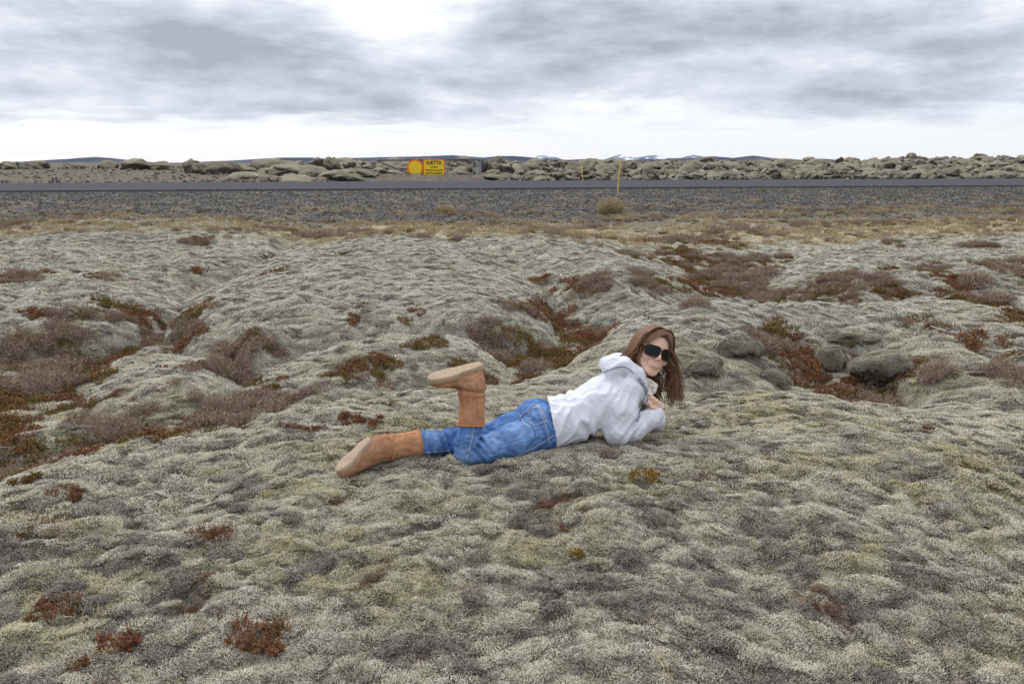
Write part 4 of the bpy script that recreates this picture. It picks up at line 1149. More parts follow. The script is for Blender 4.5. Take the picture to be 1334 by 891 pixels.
named = [
 (22, 209, 15, 30, 'k'), (33, 211, 14, 28, 'c'), (52, 209, 18, 30, 'c'), (10, 211, 18, 26, 'c'), (98, 212, 22, 26, 'c'), (140, 210, 20, 30, 'c'), (175, 207, 32, 22, 'c'), (210, 211, 24, 20, 'c'), (249, 207, 16, 14, 'c'), (261, 211, 18, 13, 'c'), (279, 211, 22, 12, 'c'), (303, 211, 16, 14, 'c'),
 (357, 208, 44, 16, 'c'), (380, 214, 52, 7, 'c'), (318, 225, 40, 3, 'c'), (352, 228, 18, 1.6, 'c'), (385, 229, 52, 1.4, 'c'), (392, 210, 20, 12, 'k'), (407, 208, 15, 10, 'k'), (416, 206, 16, 8, 'k'), (431, 204, 18, 7, 'c'), (409, 216, 40, 3.5, 'c'), (403, 224, 22, 2, 'k'), (436, 222, 44, 2.2, 'c'),
 (456, 211, 20, 14, 'k'), (479, 214, 18, 10, 'k'), (476, 221, 30, 4, 'c'), (495, 219, 26, 6.5, 'k'), (518, 222, 38, 6.5, 'c'), (510, 209, 28, 14, 'c'), (596, 223, 34, 6.6, 'c'), (602, 204, 26, 14, 'c'), (601, 210, 24, 11, 'k'), (610, 213, 12, 7, 'c'), (600, 217, 18, 7, 'c'), (589, 217, 16, 8, 'k'), (560, 212, 30, 12, 'c'),
 (631, 208, 14, 8, 'k'), (645, 209, 24, 6, 'k'), (650, 204, 16, 8, 'c'), (658, 212, 26, 5, 'k'), (645, 227, 24, 2, 'c'), (689, 214, 26, 5, 'c'), (709, 210, 16, 8, 'k'), (724, 211, 14, 10, 'k'), (736, 224, 20, 2, 'k'), (748, 212, 24, 8, 'c'),
 (766, 216, 24, 5, 'c'), (791, 214, 26, 6, 'c'), (780, 226, 20, 2, 'c'),
 (538, 216, 30, 9, 'c'), (575, 214, 30, 10, 'k'), (614, 219, 22, 8, 'c'), (553, 222, 42, 7, 'c'), (584, 224, 26, 6.8, 'c'), (504, 213, 24, 9, 'c'), (530, 210, 26, 13, 'c'),
 (821, 211, 22, 6, 'k'), (840, 219, 22, 3, 'c'), (853, 213, 26, 8, 'c'), (871, 220, 20, 3, 'c'), (898, 214, 26, 6, 'c'), (928, 213, 22, 8, 'k'), (958, 213, 30, 8, 'c'), (984, 218, 22, 4, 'k'), (999, 210, 24, 12, 'c'), (1029, 208, 28, 12, 'c'), (1014, 225, 24, 2, 'c'), (1048, 220, 28, 4, 'c'),
 (1093, 205, 12, 12, 'k'), (1111, 206, 26, 10, 'k'), (1119, 214, 46, 6, 'c'), (1134, 214, 18, 5, 'k'), (1096, 218, 24, 4, 'c'), (1156, 211, 24, 9, 'k'), (1201, 207, 18, 12, 'k'), (1215, 208, 14, 14, 'k'), (1201, 219, 44, 3, 'k'), (1235, 221, 28, 3, 'c'), (1261, 208, 28, 16, 'c'), (1284, 206, 34, 20, 'c'), (1314, 204, 26, 24, 'k'), (1291, 222, 54, 3, 'c')]
GRP = 'lava boulders beyond the road'
cnt = {}
for (px_, top, wp, off, kd) in named:
    sz = 'broad' if wp > 34 else ('small' if wp < 17 else '')
    row = 'on the skyline' if top < 212 else ('beside the road' if off < 3.1 else 'halfway up')
    cnt.setdefault((sz, kd, row, zone(px_)), []).append((px_, top, wp, off, kd))
for (sz, kd, row, zn), L in cnt.items():
    L.sort()
    for i, a in enumerate(L):
        o = boulder(*a)
        ds = (sz+' ' if sz else '')+('moss covered' if kd == 'c' else 'dark bare')
        if len(L) == 1: lb = f'{ds} lava boulder {row}, {zn}'
        elif len(L) == 2: lb = f"{['left', 'right'][i]} {ds} lava boulder of two {row}, {zn}"
        else: lb = f"{ORD[i]} {ds} lava boulder {row}, {zn}"
        tag(o, lb, 'boulder', GRP)
fills = 0; fillL = []
while fills < 200:
    px_ = rs.uniform(300, 1345); off = 1.2+32*rs.rand()**1.7
    if rs.rand() < .25: px_ = rs.uniform(1000, 1345)
    Xa = (px_-667)/FPX*45; Y = road_far(Xa)+off; c = at_y(px_, 212, Y); g = tz(c[0], road_far(c[0])+off, 1)
    if 480 < px_ < 636 and off < 6.5: continue
    sz = rs.uniform(.25, .62)*(1+.02*off); kd = 'c' if rs.rand() < .62 else 'k'
    me = cush[rs.randint(7)] if kd == 'c' else crag[rs.randint(6)]
    o = bpy.data.objects.new('lava_boulder', me); C.objects.link(o)
    o.scale = (sz*rs.uniform(.9, 1.4), sz, sz*rs.uniform(.7, 1.0)); o.location = (c[0], road_far(c[0])+off, g+sz*.12)
    o.rotation_euler = (rs.normal()*.15, rs.normal()*.15, rs.rand()*6.28)
    fillL.append((px_, off, sz, kd, o)); fills += 1
bins = {}
for a in fillL:
    px_, off, sz, kd, o = a
    bins.setdefault(('rounded mossy' if kd == 'c' else 'jagged dark', 'big' if sz > .6 else ('middling' if sz > .42 else 'small'), 'by the road edge' if off < 5 else ('mid pile' if off < 14 else 'far up the pile'), zone(px_)), []).append(a)
for (lk_, sz_, rw_, zn), L in bins.items():
    L.sort(key=lambda a: a[0])
    for i, a in enumerate(L):
        pre = '' if len(L) == 1 else (ORD[i]+' ' if i < 15 else 'last ')
        tag(a[4], f"{pre}{sz_} {lk_} filler rock {rw_}, {zn}", 'boulder', GRP)

# broken rubble and moss lumps filling the field between the boulders
r_pts = 7000; xr = rs.uniform(-42, 46, r_pts); yr_ = road_far(xr)+.7+rs.rand(r_pts)**1.4*42
calm_ = sstep(-16, -7, xr+0.28*(yr_-42)); kk = (rs.rand(r_pts) < .65+.35*calm_) & ~((np.abs(xr+4.3) < 4.4) & (yr_-road_far(xr) < 6.3)); xr, yr_, calm_ = xr[kk], yr_[kk], calm_[kk]
rub = []
for q_, M_ in ((0, M_cush), (1, M_cush), (2, M_cush), (0, M_crag), (1, M_crag)):
    me = rock_mesh('rubble', 700+q_+len(rub), 'cushion' if M_ is M_cush else 'crag')
    if len(rub): pass
    me.materials.append(M_); rub.append(bpy.data.objects.new('rubble', me))
nn_ = len(xr); sz_ = rs.uniform(.10, .36, nn_)*(.35+.65*calm_)*(1+.012*(yr_-40))
scatter('lava_rubble', np.stack([xr, yr_, terrain(xr, yr_, 1)[0]+sz_*.05], -1), np.stack([rs.normal(size=nn_)*.25, rs.normal(size=nn_)*.25, rs.rand(nn_)*6.28], -1), sz_, rs.choice(5, nn_, p=[.16, .16, .14, .27, .27]), rub)
# the rocks standing out of the moss in the middle ground
M_near = rock_mat('mossy_near_rock', .30, 1.0, 4.0, .15)
M_nearpale = rock_mat('grey_moss_rock', -.3, .5, 5.0, .3)
for M_ in (M_near, M_nearpale):
    for nd in M_.node_tree.nodes:
        if nd.type == 'MIX' and nd.data_type == 'RGBA' and abs(nd.inputs[6].default_value[0]-.31) < .01: nd.inputs[6].default_value = (.46, .45, .38, 1); nd.inputs[7].default_value = (.40, .39, .32, 1)
ROCKMOSS = []
def near_rock(px_, py_, base, wpx, seed, kind, mat, lab, sy=1.0):
    g = ground_hit(px_, base, 3); me = rock_mesh('rock_shape', seed, kind); me.materials.append(mat)
    D = (g-np.array([0, 0, CAM_Z]))@np.array([0, CP, -SP]); w_ = wpx*D/FPX/2; h = (base-py_)*D/FPX/CP
    o = bpy.data.objects.new('lava_rock', me); C.objects.link(o)
    o.scale = (w_/.9, w_*.8*sy, h*.62/.8); o.location = (g[0], g[1]+w_*.5*sy, g[2]+h*.36)
    V_ = np.empty(len(me.vertices)*3); me.vertices.foreach_get('co', V_); V_ = V_.reshape(-1, 3); N_ = np.empty(len(me.vertices)*3); me.vertices.foreach_get('normal', N_); N_ = N_.reshape(-1, 3)/np.array(o.scale); N_ /= np.linalg.norm(N_, axis=1, keepdims=True)
    s_ = (N_[:, 2]+.5*perlin3(V_[:, 0]*3, V_[:, 1]*3, V_[:, 2]*3, 9) > (.15 if mat is M_near else .0)); ROCKMOSS.append((V_[s_]*np.array(o.scale)+np.array(o.location), N_[s_])); tag(o, lab, 'rock', 'rocks in the moss'); return o
near_rock(1160, 459, 500, 74, 501, 'cushion', M_near, 'dark rounded lava rock with grey moss cap, right of the hooded woman')
near_rock(1085, 450, 486, 34, 502, 'cushion', M_nearpale, 'pale upright moss covered stump of rock left of the dark rounded rock')
near_rock(965, 443, 470, 56, 503, 'crag', M_nearpale, 'low grey rock with pale rim just right of the hair')
near_rock(920, 466, 492, 46, 504, 'crag', M_nearpale, 'flat grey lichened rock beside the falling hair, behind the crest')
near_rock(1110, 436, 450, 60, 505, 'crag', M_nearpale, 'thin rock ledge above the dark rounded rock')
near_rock(1010, 487, 503, 34, 506, 'crag', M_near, 'small rock poking out of the red shrubs by the crest')

Pm = np.concatenate([q[0] for q in ROCKMOSS]); Nm = np.concatenate([q[1] for q in ROCKMOSS]); a_ = rs.rand(len(Pm))*6.28
tt_ = np.stack([np.cos(a_), np.sin(a_), 0*a_], -1); tt_ -= Nm*(tt_*Nm).sum(1, keepdims=True); tt_ /= np.linalg.norm(tt_, axis=1, keepdims=True); bb_ = np.cross(Nm, tt_)
scatter('moss_on_rocks', Pm, np.stack([np.arctan2(bb_[:, 2], Nm[:, 2]), -np.arcsin(np.clip(tt_[:, 2], -1, 1)), np.arctan2(tt_[:, 1], tt_[:, 0])], -1), rs.uniform(.5, 1.0, len(Pm)), rs.randint(0, 5, len(Pm)), mp, np.clip(np.stack([rs.rand(len(Pm))*.55, rs.rand(len(Pm))*.6, 0*a_], -1), 0, 1))
# ------------------------------------------------------------------ far hills and mountains
def ridge(name, pts, Y, depth, mat, z0=-6.0, rough=1.0, seed=0, wid=None):
    pts = np.array(pts, float); xs = np.linspace(pts[0, 0], pts[-1, 0], max(60, int((pts[-1, 0]-pts[0, 0])*1.6)))
    tops = np.interp(xs, pts[:, 0], pts[:, 1]); tops = tops+.35*rough*fbm(xs*.12+seed, xs*0+seed, 4, seed)
    nv = 13; v = []
    for i, (px_, ty) in enumerate(zip(xs, tops)):
        c = at_y(px_, ty, Y); X = c[0]; H = c[2]-z0
        for j in range(nv):
            u = j/(nv-1)*2-1; hh = max(0, 1-abs(u)**1.25); nn = rough*.10*perlin(np.array([px_*.12+seed]), np.array([u*3.0+seed]), 5)[0]*(1-abs(u))*abs(u)*4
            v.append((X, Y+u*depth, z0+H*min(1, max(0, hh+nn))))
    f = [(i*nv+j, i*nv+j+1, (i+1)*nv+j+1, (i+1)*nv+j) for i in range(len(xs)-1) for j in range(nv-1)]
    f = [q[::-1] for q in f]
    return mesh_np(name, v, f, mat)
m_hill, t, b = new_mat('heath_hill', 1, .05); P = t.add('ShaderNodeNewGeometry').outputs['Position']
t.l.new(t.mix(t.ramp(t.noise(t.vmath('MULTIPLY', P, (1, .3, 6)), .004, 5, .6), .4, .6), (.038, .046, .075), (.080, .080, .105)), b.inputs['Base Color'])  # blue of the distant haze is put into the hill's base colour
m_snow, t, b = new_mat('snow_and_rock', 1, .05); P = t.add('ShaderNodeNewGeometry').outputs['Position']
t.l.new(t.mix(t.ramp(t.noise(t.vmath('MULTIPLY', P, (1, .4, 3)), .0035, 6, .7), .40, .50), (.74, .78, .86), (.10, .13, .20)), b.inputs['Base Color'])
m_ice, t, b = new_mat('glacier', 1, .05); P = t.add('ShaderNodeNewGeometry').outputs['Position']
t.l.new(t.mix(t.ramp(t.noise(t.vmath('MULTIPLY', P, (1, .4, 3)), .004, 6, .7), .60, .68), (.93, .94, .96), (.30, .34, .42)), b.inputs['Base Color'])
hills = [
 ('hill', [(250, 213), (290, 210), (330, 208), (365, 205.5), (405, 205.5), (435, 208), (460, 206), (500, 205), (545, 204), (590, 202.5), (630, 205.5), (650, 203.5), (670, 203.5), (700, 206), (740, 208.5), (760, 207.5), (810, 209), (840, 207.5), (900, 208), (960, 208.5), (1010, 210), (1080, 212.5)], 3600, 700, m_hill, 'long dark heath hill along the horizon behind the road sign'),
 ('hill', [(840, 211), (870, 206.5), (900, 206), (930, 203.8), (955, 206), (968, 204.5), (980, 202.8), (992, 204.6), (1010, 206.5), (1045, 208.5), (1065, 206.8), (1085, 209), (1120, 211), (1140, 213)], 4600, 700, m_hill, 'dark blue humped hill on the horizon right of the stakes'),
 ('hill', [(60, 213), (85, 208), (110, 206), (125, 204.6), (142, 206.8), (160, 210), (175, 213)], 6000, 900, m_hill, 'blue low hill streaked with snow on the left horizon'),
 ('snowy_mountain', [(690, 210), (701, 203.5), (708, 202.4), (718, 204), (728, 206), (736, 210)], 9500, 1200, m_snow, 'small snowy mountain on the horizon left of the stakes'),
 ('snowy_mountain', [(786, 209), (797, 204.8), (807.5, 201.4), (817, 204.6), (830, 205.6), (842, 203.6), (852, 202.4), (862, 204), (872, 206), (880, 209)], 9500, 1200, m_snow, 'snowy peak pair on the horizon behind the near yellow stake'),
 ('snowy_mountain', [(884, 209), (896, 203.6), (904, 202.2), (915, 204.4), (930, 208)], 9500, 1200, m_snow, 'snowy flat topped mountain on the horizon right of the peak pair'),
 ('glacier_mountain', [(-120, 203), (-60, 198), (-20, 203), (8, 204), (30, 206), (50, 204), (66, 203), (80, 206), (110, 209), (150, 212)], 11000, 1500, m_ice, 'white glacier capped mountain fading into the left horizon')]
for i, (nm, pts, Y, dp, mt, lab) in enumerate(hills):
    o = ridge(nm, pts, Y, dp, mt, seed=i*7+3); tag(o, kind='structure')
# ------------------------------------------------------------------ gate, signs, stakes
def solid(name, fn, mat, parent, bevel=0.0, loc=(0, 0, 0)):
    bm = bmesh.new(); fn(bm)
    if bevel: bmesh.ops.bevel(bm, geom=bm.edges[:], offset=bevel, segments=1, affect='EDGES')
    me = bpy.data.meshes.new(name); bm.to_mesh(me); bm.free(); me.materials.append(mat)
    o = bpy.data.objects.new(name, me); C.objects.link(o); o.location = loc
    if parent: o.parent = parent
    return o
def bar(bm, a, b, w_, d_=None, round_=False):
    a, b = Vector(a), Vector(b); d_ = d_ or w_; L = (b-a).length
    M = Matrix.Translation((a+b)/2)@(b-a).to_track_quat('Z', 'Y').to_matrix().to_4x4()
    if round_: bmesh.ops.create_cone(bm, cap_ends=True, segments=10, radius1=w_/2, radius2=w_/2, depth=L, matrix=M)
    else: bmesh.ops.create_cube(bm, size=1, matrix=M@Matrix.Diagonal((w_, d_, L, 1)))
m_steel = ramp_mat('galvanised_steel', (.16, .17, .19), (.32, .33, .35), 6, .5, .5); m_dkst = ramp_mat('dark_weathered_steel', (.05, .055, .065), (.11, .115, .13), 6, .6, .4)
m_yel = ramp_mat('yellow_sign_face', (.90, .58, .014), (.92, .62, .02), 3, .45, .4); m_org = ramp_mat('orange_sign_border', (.78, .17, .012), (.80, .20, .02), 3, .45, .4)
m_blk = ramp_mat('black_lettering', (.03, .025, .02), (.04, .035, .02), 5, .6, .3)
GY = 42.6
def g_at(px_, py_, dy=0): return at_y(px_, py_, GY+dy)
gb = g_at(621, 233); gate = empty('barrier_gate', (gb[0], gb[1], tz(gb[0], gb[1], 1)))
tag(gate, 'steel swing gate with long top rail and diagonal brace beyond the road', 'gate')
gl = np.array(gate.location)
def gp(px_, py_, dy=0): return g_at(px_, py_, dy)-gl
solid('top_rail', lambda bm: bar(bm, gp(491, 209), gp(620, 208.3), .085, round_=True), m_dkst, gate)
solid('bottom_rail', lambda bm: bar(bm, gp(538, 229.3), gp(620, 229.3), .075, round_=True), m_steel, gate)
solid('brace', lambda bm: bar(bm, gp(492, 210), gp(540, 229.6), .075, round_=True), m_dkst, gate)
solid('upright', lambda bm: bar(bm, gp(616, 208.8), gp(616, 229), .06, round_=True), m_steel, gate)
solid('upright', lambda bm: bar(bm, gp(620.6, 207.6), gp(620.6, 230.5), .09, round_=True), m_steel, gate)
solid('upright', lambda bm: bar(bm, gp(550, 209), gp(550, 229.3), .05, round_=True), m_dkst, gate)
def post(bm):
    a = gp(625, 206.3, .1); b_ = np.array([a[0], a[1], -.3]); bar(bm, a, b_, .15, round_=True)
solid('post', post, m_steel, gate)
solid('post', lambda bm: bar(bm, gp(628, 208, .25), np.array([gp(628, 208, .25)[0], gp(628, 208, .25)[1], -.3]), .08), m_dkst, gate)
for py_ in (209.5, 228.5): solid('hinge', lambda bm: bar(bm, gp(620, py_, .0), gp(626, py_, .08), .07), m_dkst, gate)
solid('end_cap', lambda bm: bmesh.ops.create_uvsphere(bm, u_segments=10, v_segments=6, radius=.075, matrix=Matrix.Translation(Vector(gp(491, 209)))), m_steel, gate)
# round sign
c = g_at(541, 219, -.12); rsn = empty('round_sign', tuple(c)); tag(rsn, 'round yellow sign with orange border mounted on the steel gate', 'sign')
Rr = 10.6*GY/FPX
def disc(r, th, y):
    def fn(bm): bmesh.ops.create_cone(bm, cap_ends=True, segments=48, radius1=r, radius2=r, depth=th, matrix=Matrix.Translation((0, y, 0))@Matrix.Rotation(math.pi/2, 4, 'X'))
    return fn
solid('border', disc(Rr, .03, 0), m_org, rsn); solid('face', disc(Rr*.80, .012, -.02), m_yel, rsn)
solid('bracket', lambda bm: bar(bm, (-.2, .05, Rr*.9), (.2, .05, Rr*.9), .05, .06), m_dkst, rsn)
# rectangular sign
x0, x1 = g_at(551.2, 219, -.12)[0], g_at(579.4, 219, -.12)[0]; zt, zb = g_at(565, 208, -.12)[2], g_at(565, 229.6, -.12)[2]
c = ((x0+x1)/2, g_at(565, 219, -.12)[1], (zt+zb)/2); W2, H2 = (x1-x0)/2, (zt-zb)/2
rect = empty('warning_sign', c); tag(rect, 'rectangular yellow warning sign reading HÆTTA on the steel gate', 'sign')
def plate(w_, h_, th, y, rad):
    def fn(bm):
        pts = []
        for (sx_, sz_, a0) in ((1, 1, 0), (-1, 1, 90), (-1, -1, 180), (1, -1, 270)):
            for a in range(0, 91, 15): g = math.radians(a0+a); pts.append((sx_*(w_-rad)+rad*math.cos(g), sz_*(h_-rad)+rad*math.sin(g)))
        fr = [bm.verts.new((p[0], y, p[1])) for p in pts]; bk = [bm.verts.new((p[0], y+th, p[1])) for p in pts]
        bm.faces.new(fr); bm.faces.new(bk[::-1]); n_ = len(pts)
        for i in range(n_): bm.faces.new((fr[i], bk[i], bk[(i+1) % n_], fr[(i+1) % n_]))
        bmesh.ops.recalc_face_normals(bm, faces=bm.faces)
    return fn
solid('border', plate(W2, H2, .03, -.01, .07), m_org, rect); solid('face', plate(W2-.055, H2-.055, .012, -.024, .05), m_yel, rect)
def text(name, body_, size, z_, parent, wid, bold=.0):
    cu = bpy.data.curves.new(name, 'FONT'); cu.body = body_; cu.size = size; cu.align_x = 'CENTER'; cu.align_y = 'CENTER'; cu.extrude = .002; cu.offset = bold; cu.resolution_u = 2
    to = bpy.data.objects.new('tmp', cu); C.objects.link(to); bpy.context.view_layer.update()
    me = bpy.data.meshes.new_from_object(to); bpy.data.objects.remove(to); me.materials.append(m_blk)
    xs = [v.co.x for v in me.vertices]; k = wid/(max(xs)-min(xs))
    for v in me.vertices: v.co.x *= k
    o = bpy.data.objects.new(name, me); C.objects.link(o); o.parent = parent; o.rotation_euler = (math.pi/2, 0, 0); o.location = (0, -.0275, z_)
text('lettering', 'HÆTTA', .27, .245, rect, .82, .009); text('lettering', 'LOKAÐ', .115, .04, rect, .42, .003)
text('lettering', 'VEGNA HLAUPS', .13, -.13, rect, .92, .003); text('lettering', '& KÖTLUSANDS', .15, -.29, rect, .90, .004)
# yellow stakes
m_stk = ramp_mat('yellow_stake_paint', (.62, .42, .05), (.74, .55, .10), 8, .6, .3); m_ref = ramp_mat('white_reflector', (.7, .7, .66), (.8, .8, .76), 8, .3, .5)
def stake(bx, by, tx, ty, Y, lab, wpx, base_z=None):
    a = at_y(bx, by, Y); g = tz(a[0], a[1], 1); a[2] = g-.05; b_ = at_y(tx, ty, Y)
    e = empty('road_stake', (a[0], a[1], g)); tag(e, lab, 'stake', 'yellow stakes along the road'); l = np.array(e.location)
    w_ = wpx*Y/FPX
    o = solid('post', lambda bm: bar(bm, a-l, b_-l, w_, .03), m_stk, e, .004)
    u = (b_-a); p = a+u*.86; q = a+u*.93
    solid('reflector', lambda bm: bar(bm, p-l+np.array([0, -.019, 0]), q-l+np.array([0, -.019, 0]), w_*.7, .008), m_ref, e)
stake(804.5, 245.5, 808.5, 209.5, 25.8, 'near yellow stake leaning right on the gravel bank before the road', 2.6)
stake(759.5, 233.5, 756.5, 210.5, 39.7, 'far yellow stake leaning left at the far edge of the road', 2.3)
def peg(px_, top, off):
    Y = road_far((px_-667)/FPX*35)+off; a = at_y(px_, top, Y); g = tz(a[0], a[1], 1)
    o = solid('wooden_peg', lambda bm: (bar(bm, (0, 0, -.1), (.01, 0, a[2]-g-.06), .06, .05), bar(bm, (.01, 0, a[2]-g-.06), (.012, 0, a[2]-g), .05, .04)), m_dkst, None, .006, (a[0], a[1], g)); return o
tag(peg(68, 231, 1.2), 'left dark short peg of two beyond the road at far left', 'peg', 'short pegs by the road'); tag(peg(73, 230.5, 1.4), 'right dark short peg of two beyond the road at far left', 'peg', 'short pegs by the road')

# ------------------------------------------------------------------ low shrubs
def leaf_mat(name, cols):
    m, t, b = new_mat(name, .85, .2)
    h = t.attr('height').outputs['Fac']; P = t.add('ShaderNodeNewGeometry').outputs['Position']
    r = t.add('ShaderNodeNewGeometry').outputs['Random Per Island']
    c = t.mix(r, cols[0], cols[1]); c = t.mix(t.ramp(t.noise(P, 9, 3), .4, .65), c, cols[2]); c = t.mix(t.ramp(r, .80, .9), c, cols[3])
    t.l.new(c, b.inputs['Base Color']); return m
M_purp = leaf_mat('purple_brown_twigs', [(.24, .155, .125), (.33, .235, .195), (.26, .20, .125), (.44, .36, .27)])
M_rust = leaf_mat('rust_red_leaves', [(.24, .085, .042), (.17, .07, .036), (.20, .12, .05), (.29, .17, .08)])
M_ochr = leaf_mat('ochre_green_leaves', [(.20, .14, .035), (.13, .115, .032), (.17, .09, .03), (.27, .20, .07)])
M_oran = leaf_mat('orange_leaves', [(.36, .15, .025), (.26, .13, .03), (.30, .18, .04), (.16, .16, .03)])
M_strw = leaf_mat('dry_straw', [(.42, .34, .19), (.33, .26, .14), (.40, .30, .17), (.50, .43, .28)])
M_gren = leaf_mat('fresh_green', [(.12, .20, .03), (.16, .24, .04), (.10, .15, .03), (.20, .26, .06)])
def shrub(seed, n, R, H, leafy, twig=.0022, spread=.8, leaf=.010):
    rs = np.random.RandomState(seed); v = []; f = []
    def quad(p, d, s_, w_):
        b = len(v); v.extend([p-s_*w_, p+s_*w_, p+d+s_*w_*.6, p+d-s_*w_*.6]); f.append((b, b+1, b+2, b+3))
    for i in range(n):
        r = R*math.sqrt(rs.rand()); a = rs.rand()*6.283; dome = math.sqrt(max(0, 1-(r/R)**2))
        p = np.array([r*math.cos(a), r*math.sin(a), -.01]); h = H*(.35+.65*dome)*rs.uniform(.55, 1.1)
        d = np.array([math.cos(a)*r/R*spread+rs.normal()*.35, math.sin(a)*r/R*spread+rs.normal()*.35, 1.0]); d = d/np.linalg.norm(d)*h
        p = p*np.array([.6, .6, 1])
        s_ = np.array([rs.normal(), rs.normal(), .2]); s_ /= np.linalg.norm(s_)
        mid = p+d*.55+np.array([rs.normal(), rs.normal(), 0])*h*.08; quad(p, mid-p, s_, twig); quad(mid, p+d-mid, s_, twig*.8)
        for k in range(3 if not leafy else leafy):
            u = rs.uniform(.45, 1.0); q = p+d*u; e = rs.normal(size=3); e[2] = abs(e[2])*.8+.2; e /= np.linalg.norm(e); s2 = np.cross(e, rs.normal(size=3)); s2 /= np.linalg.norm(s2)
            if leafy: quad(q, e*leaf*rs.uniform(.7, 1.3), s2, leaf*.42)
            else: quad(q, e*h*.28, s2, twig*.8)
    return np.array(v), f
S_twig = [shrub(1, 95, .10, .12, 0), shrub(2, 95, .10, .10, 0), shrub(3, 60, .09, .07, 5), shrub(4, 60, .09, .08, 5)]
def protos_for(nm, mat, idx): return [proto(nm, *S_twig[i], mat) for i in idx]
pr = protos_for('twig_tuft', M_purp, [0, 1])+protos_for('leaf_tuft', M_rust, [2])+protos_for('leaf_tuft', M_ochr, [3, 2])
rs = np.random.RandomState(77)
x, y = sector(rs, 60000, 3.0, 14.5, 38*DEG)
v_, pl_, gr, fr, mk = cover_at(x, y)
k = (rs.rand(len(x)) < v_*(.95-.35*sstep(8, 13, y))) & (rs.rand(len(x)) > pl_*.8) & (rs.rand(len(x)) < .75)
keep_clear = np.array([((x_-.2)**2/1.1+(y_-3.9)**2/.35) > 1 for x_, y_ in zip(x, y)])
k &= keep_clear
x, y = x[k], y[k]; n_ = len(x); kin = fbm(x*1.1, y*1.1, 3, 141)+rs.normal(size=n_)*.12
var = np.where(kin > .10, rs.randint(0, 2, n_), np.where(kin > -.12, 3+rs.randint(0, 2, n_), 2))
scatter('heather_cover', np.stack([x, y, terrain(x, y, 3)[0]-.004], -1), slope_rot(x, y, rs, .6, 1), rs.uniform(.45, .95, n_)*(.7+.4*v_[k]), var, pr)
# grass of the plain and the bank
def grass(seed, n, R, H, w_=.0025):
    rs = np.random.RandomState(seed); v = []; f = []
    for i in range(n):
        r = R*math.sqrt(rs.rand()); a = rs.rand()*6.283; p = np.array([r*math.cos(a), r*math.sin(a), -.01]); h = H*rs.uniform(.5, 1.1)
        b2 = rs.rand()*6.283; ln = rs.uniform(.2, 1.0)*h; dr = np.array([math.cos(b2), math.sin(b2), 0]); s_ = np.array([-dr[1], dr[0], 0])
        m1 = p+dr*ln*.3+np.array([0, 0, h*.6]); e = p+dr*ln+np.array([0, 0, h*rs.uniform(.6, 1.0)]); b = len(v)
        v.extend([p-s_*w_, p+s_*w_, m1+s_*w_*.8, m1-s_*w_*.8, e]); f.append((b, b+1, b+2, b+3)); f.append((b+3, b+2, b+4))
    return np.array(v), f
G = [grass(11, 70, .11, .11, .003), grass(12, 60, .13, .07, .003)]
gpz = [proto('grass_tuft', *G[0], M_strw), proto('grass_tuft', *G[1], M_strw), proto('twig_tuft', *S_twig[0], M_purp), proto('leaf_tuft', *S_twig[3], M_ochr)]
x = rs.uniform(-19, 21, 46000); y = rs.uniform(10.5, 31, 46000)
_, pl_, gr, fr, mk = cover_at(x, y); rn = road_near(x)
pn = fbm(x*.5, y*.7, 4, 151)
k = (y < rn-.6) & (rs.rand(len(x)) < pl_*(.9-.9*gr)+.75*gr*sstep(-.10, .25, pn)*sstep(4, 9.5, rn-y)) & (pn+rs.normal(size=len(x))*.15 > -.22) & (np.abs(x/y) < .8)
x, y = x[k], y[k]; n_ = len(x); q = fbm(x*.8, y*1.0, 3, 161)+rs.normal(size=n_)*.1
var = np.where(q > .22, 2, np.where(q > .13, 3, rs.randint(0, 2, n_)))
scatter('dry_grass', np.stack([x, y, terrain(x, y, 1)[0]-.005], -1), slope_rot(x, y, rs, .5, 1), rs.uniform(.5, 1.15, n_), var, gpz)
# scattered crowberry shoots among the moss
x, y = sector(rs, 2600, 1.8, 6.5, 37*DEG); sel = (fbm(x*1.7, y*1.9, 3, 181)-.10*sstep(-1.5, .5, x) > .20) & ~(((x-.2)**2/1.3+(y-3.8)**2/.3) < 1); x, y = x[sel], y[sel]; n_ = len(x)
scatter('crowberry_shoots', np.stack([x, y, terrain(x, y, 3)[0]-.006], -1), slope_rot(x, y, rs, .6, 1), rs.uniform(.18, .42, n_), rs.randint(0, 3, n_), protos_for('leaf_shoot', M_rust, [2, 3])+protos_for('leaf_shoot', M_ochr, [2]))
# loose straws and small grass in the foreground
x, y = sector(rs, 420, 1.7, 6.0, 37*DEG); sel = fbm(x*1.4, y*1.4, 3, 171) > .12; x, y = x[sel], y[sel]; n_ = len(x)
scatter('straw_wisps', np.stack([x, y, terrain(x, y, 3)[0]], -1), slope_rot(x, y, rs, .5, 1), rs.uniform(.35, .8, n_), np.zeros(n_), [proto('straw_wisp', *grass(15, 9, .05, .10, .0009), M_strw)])
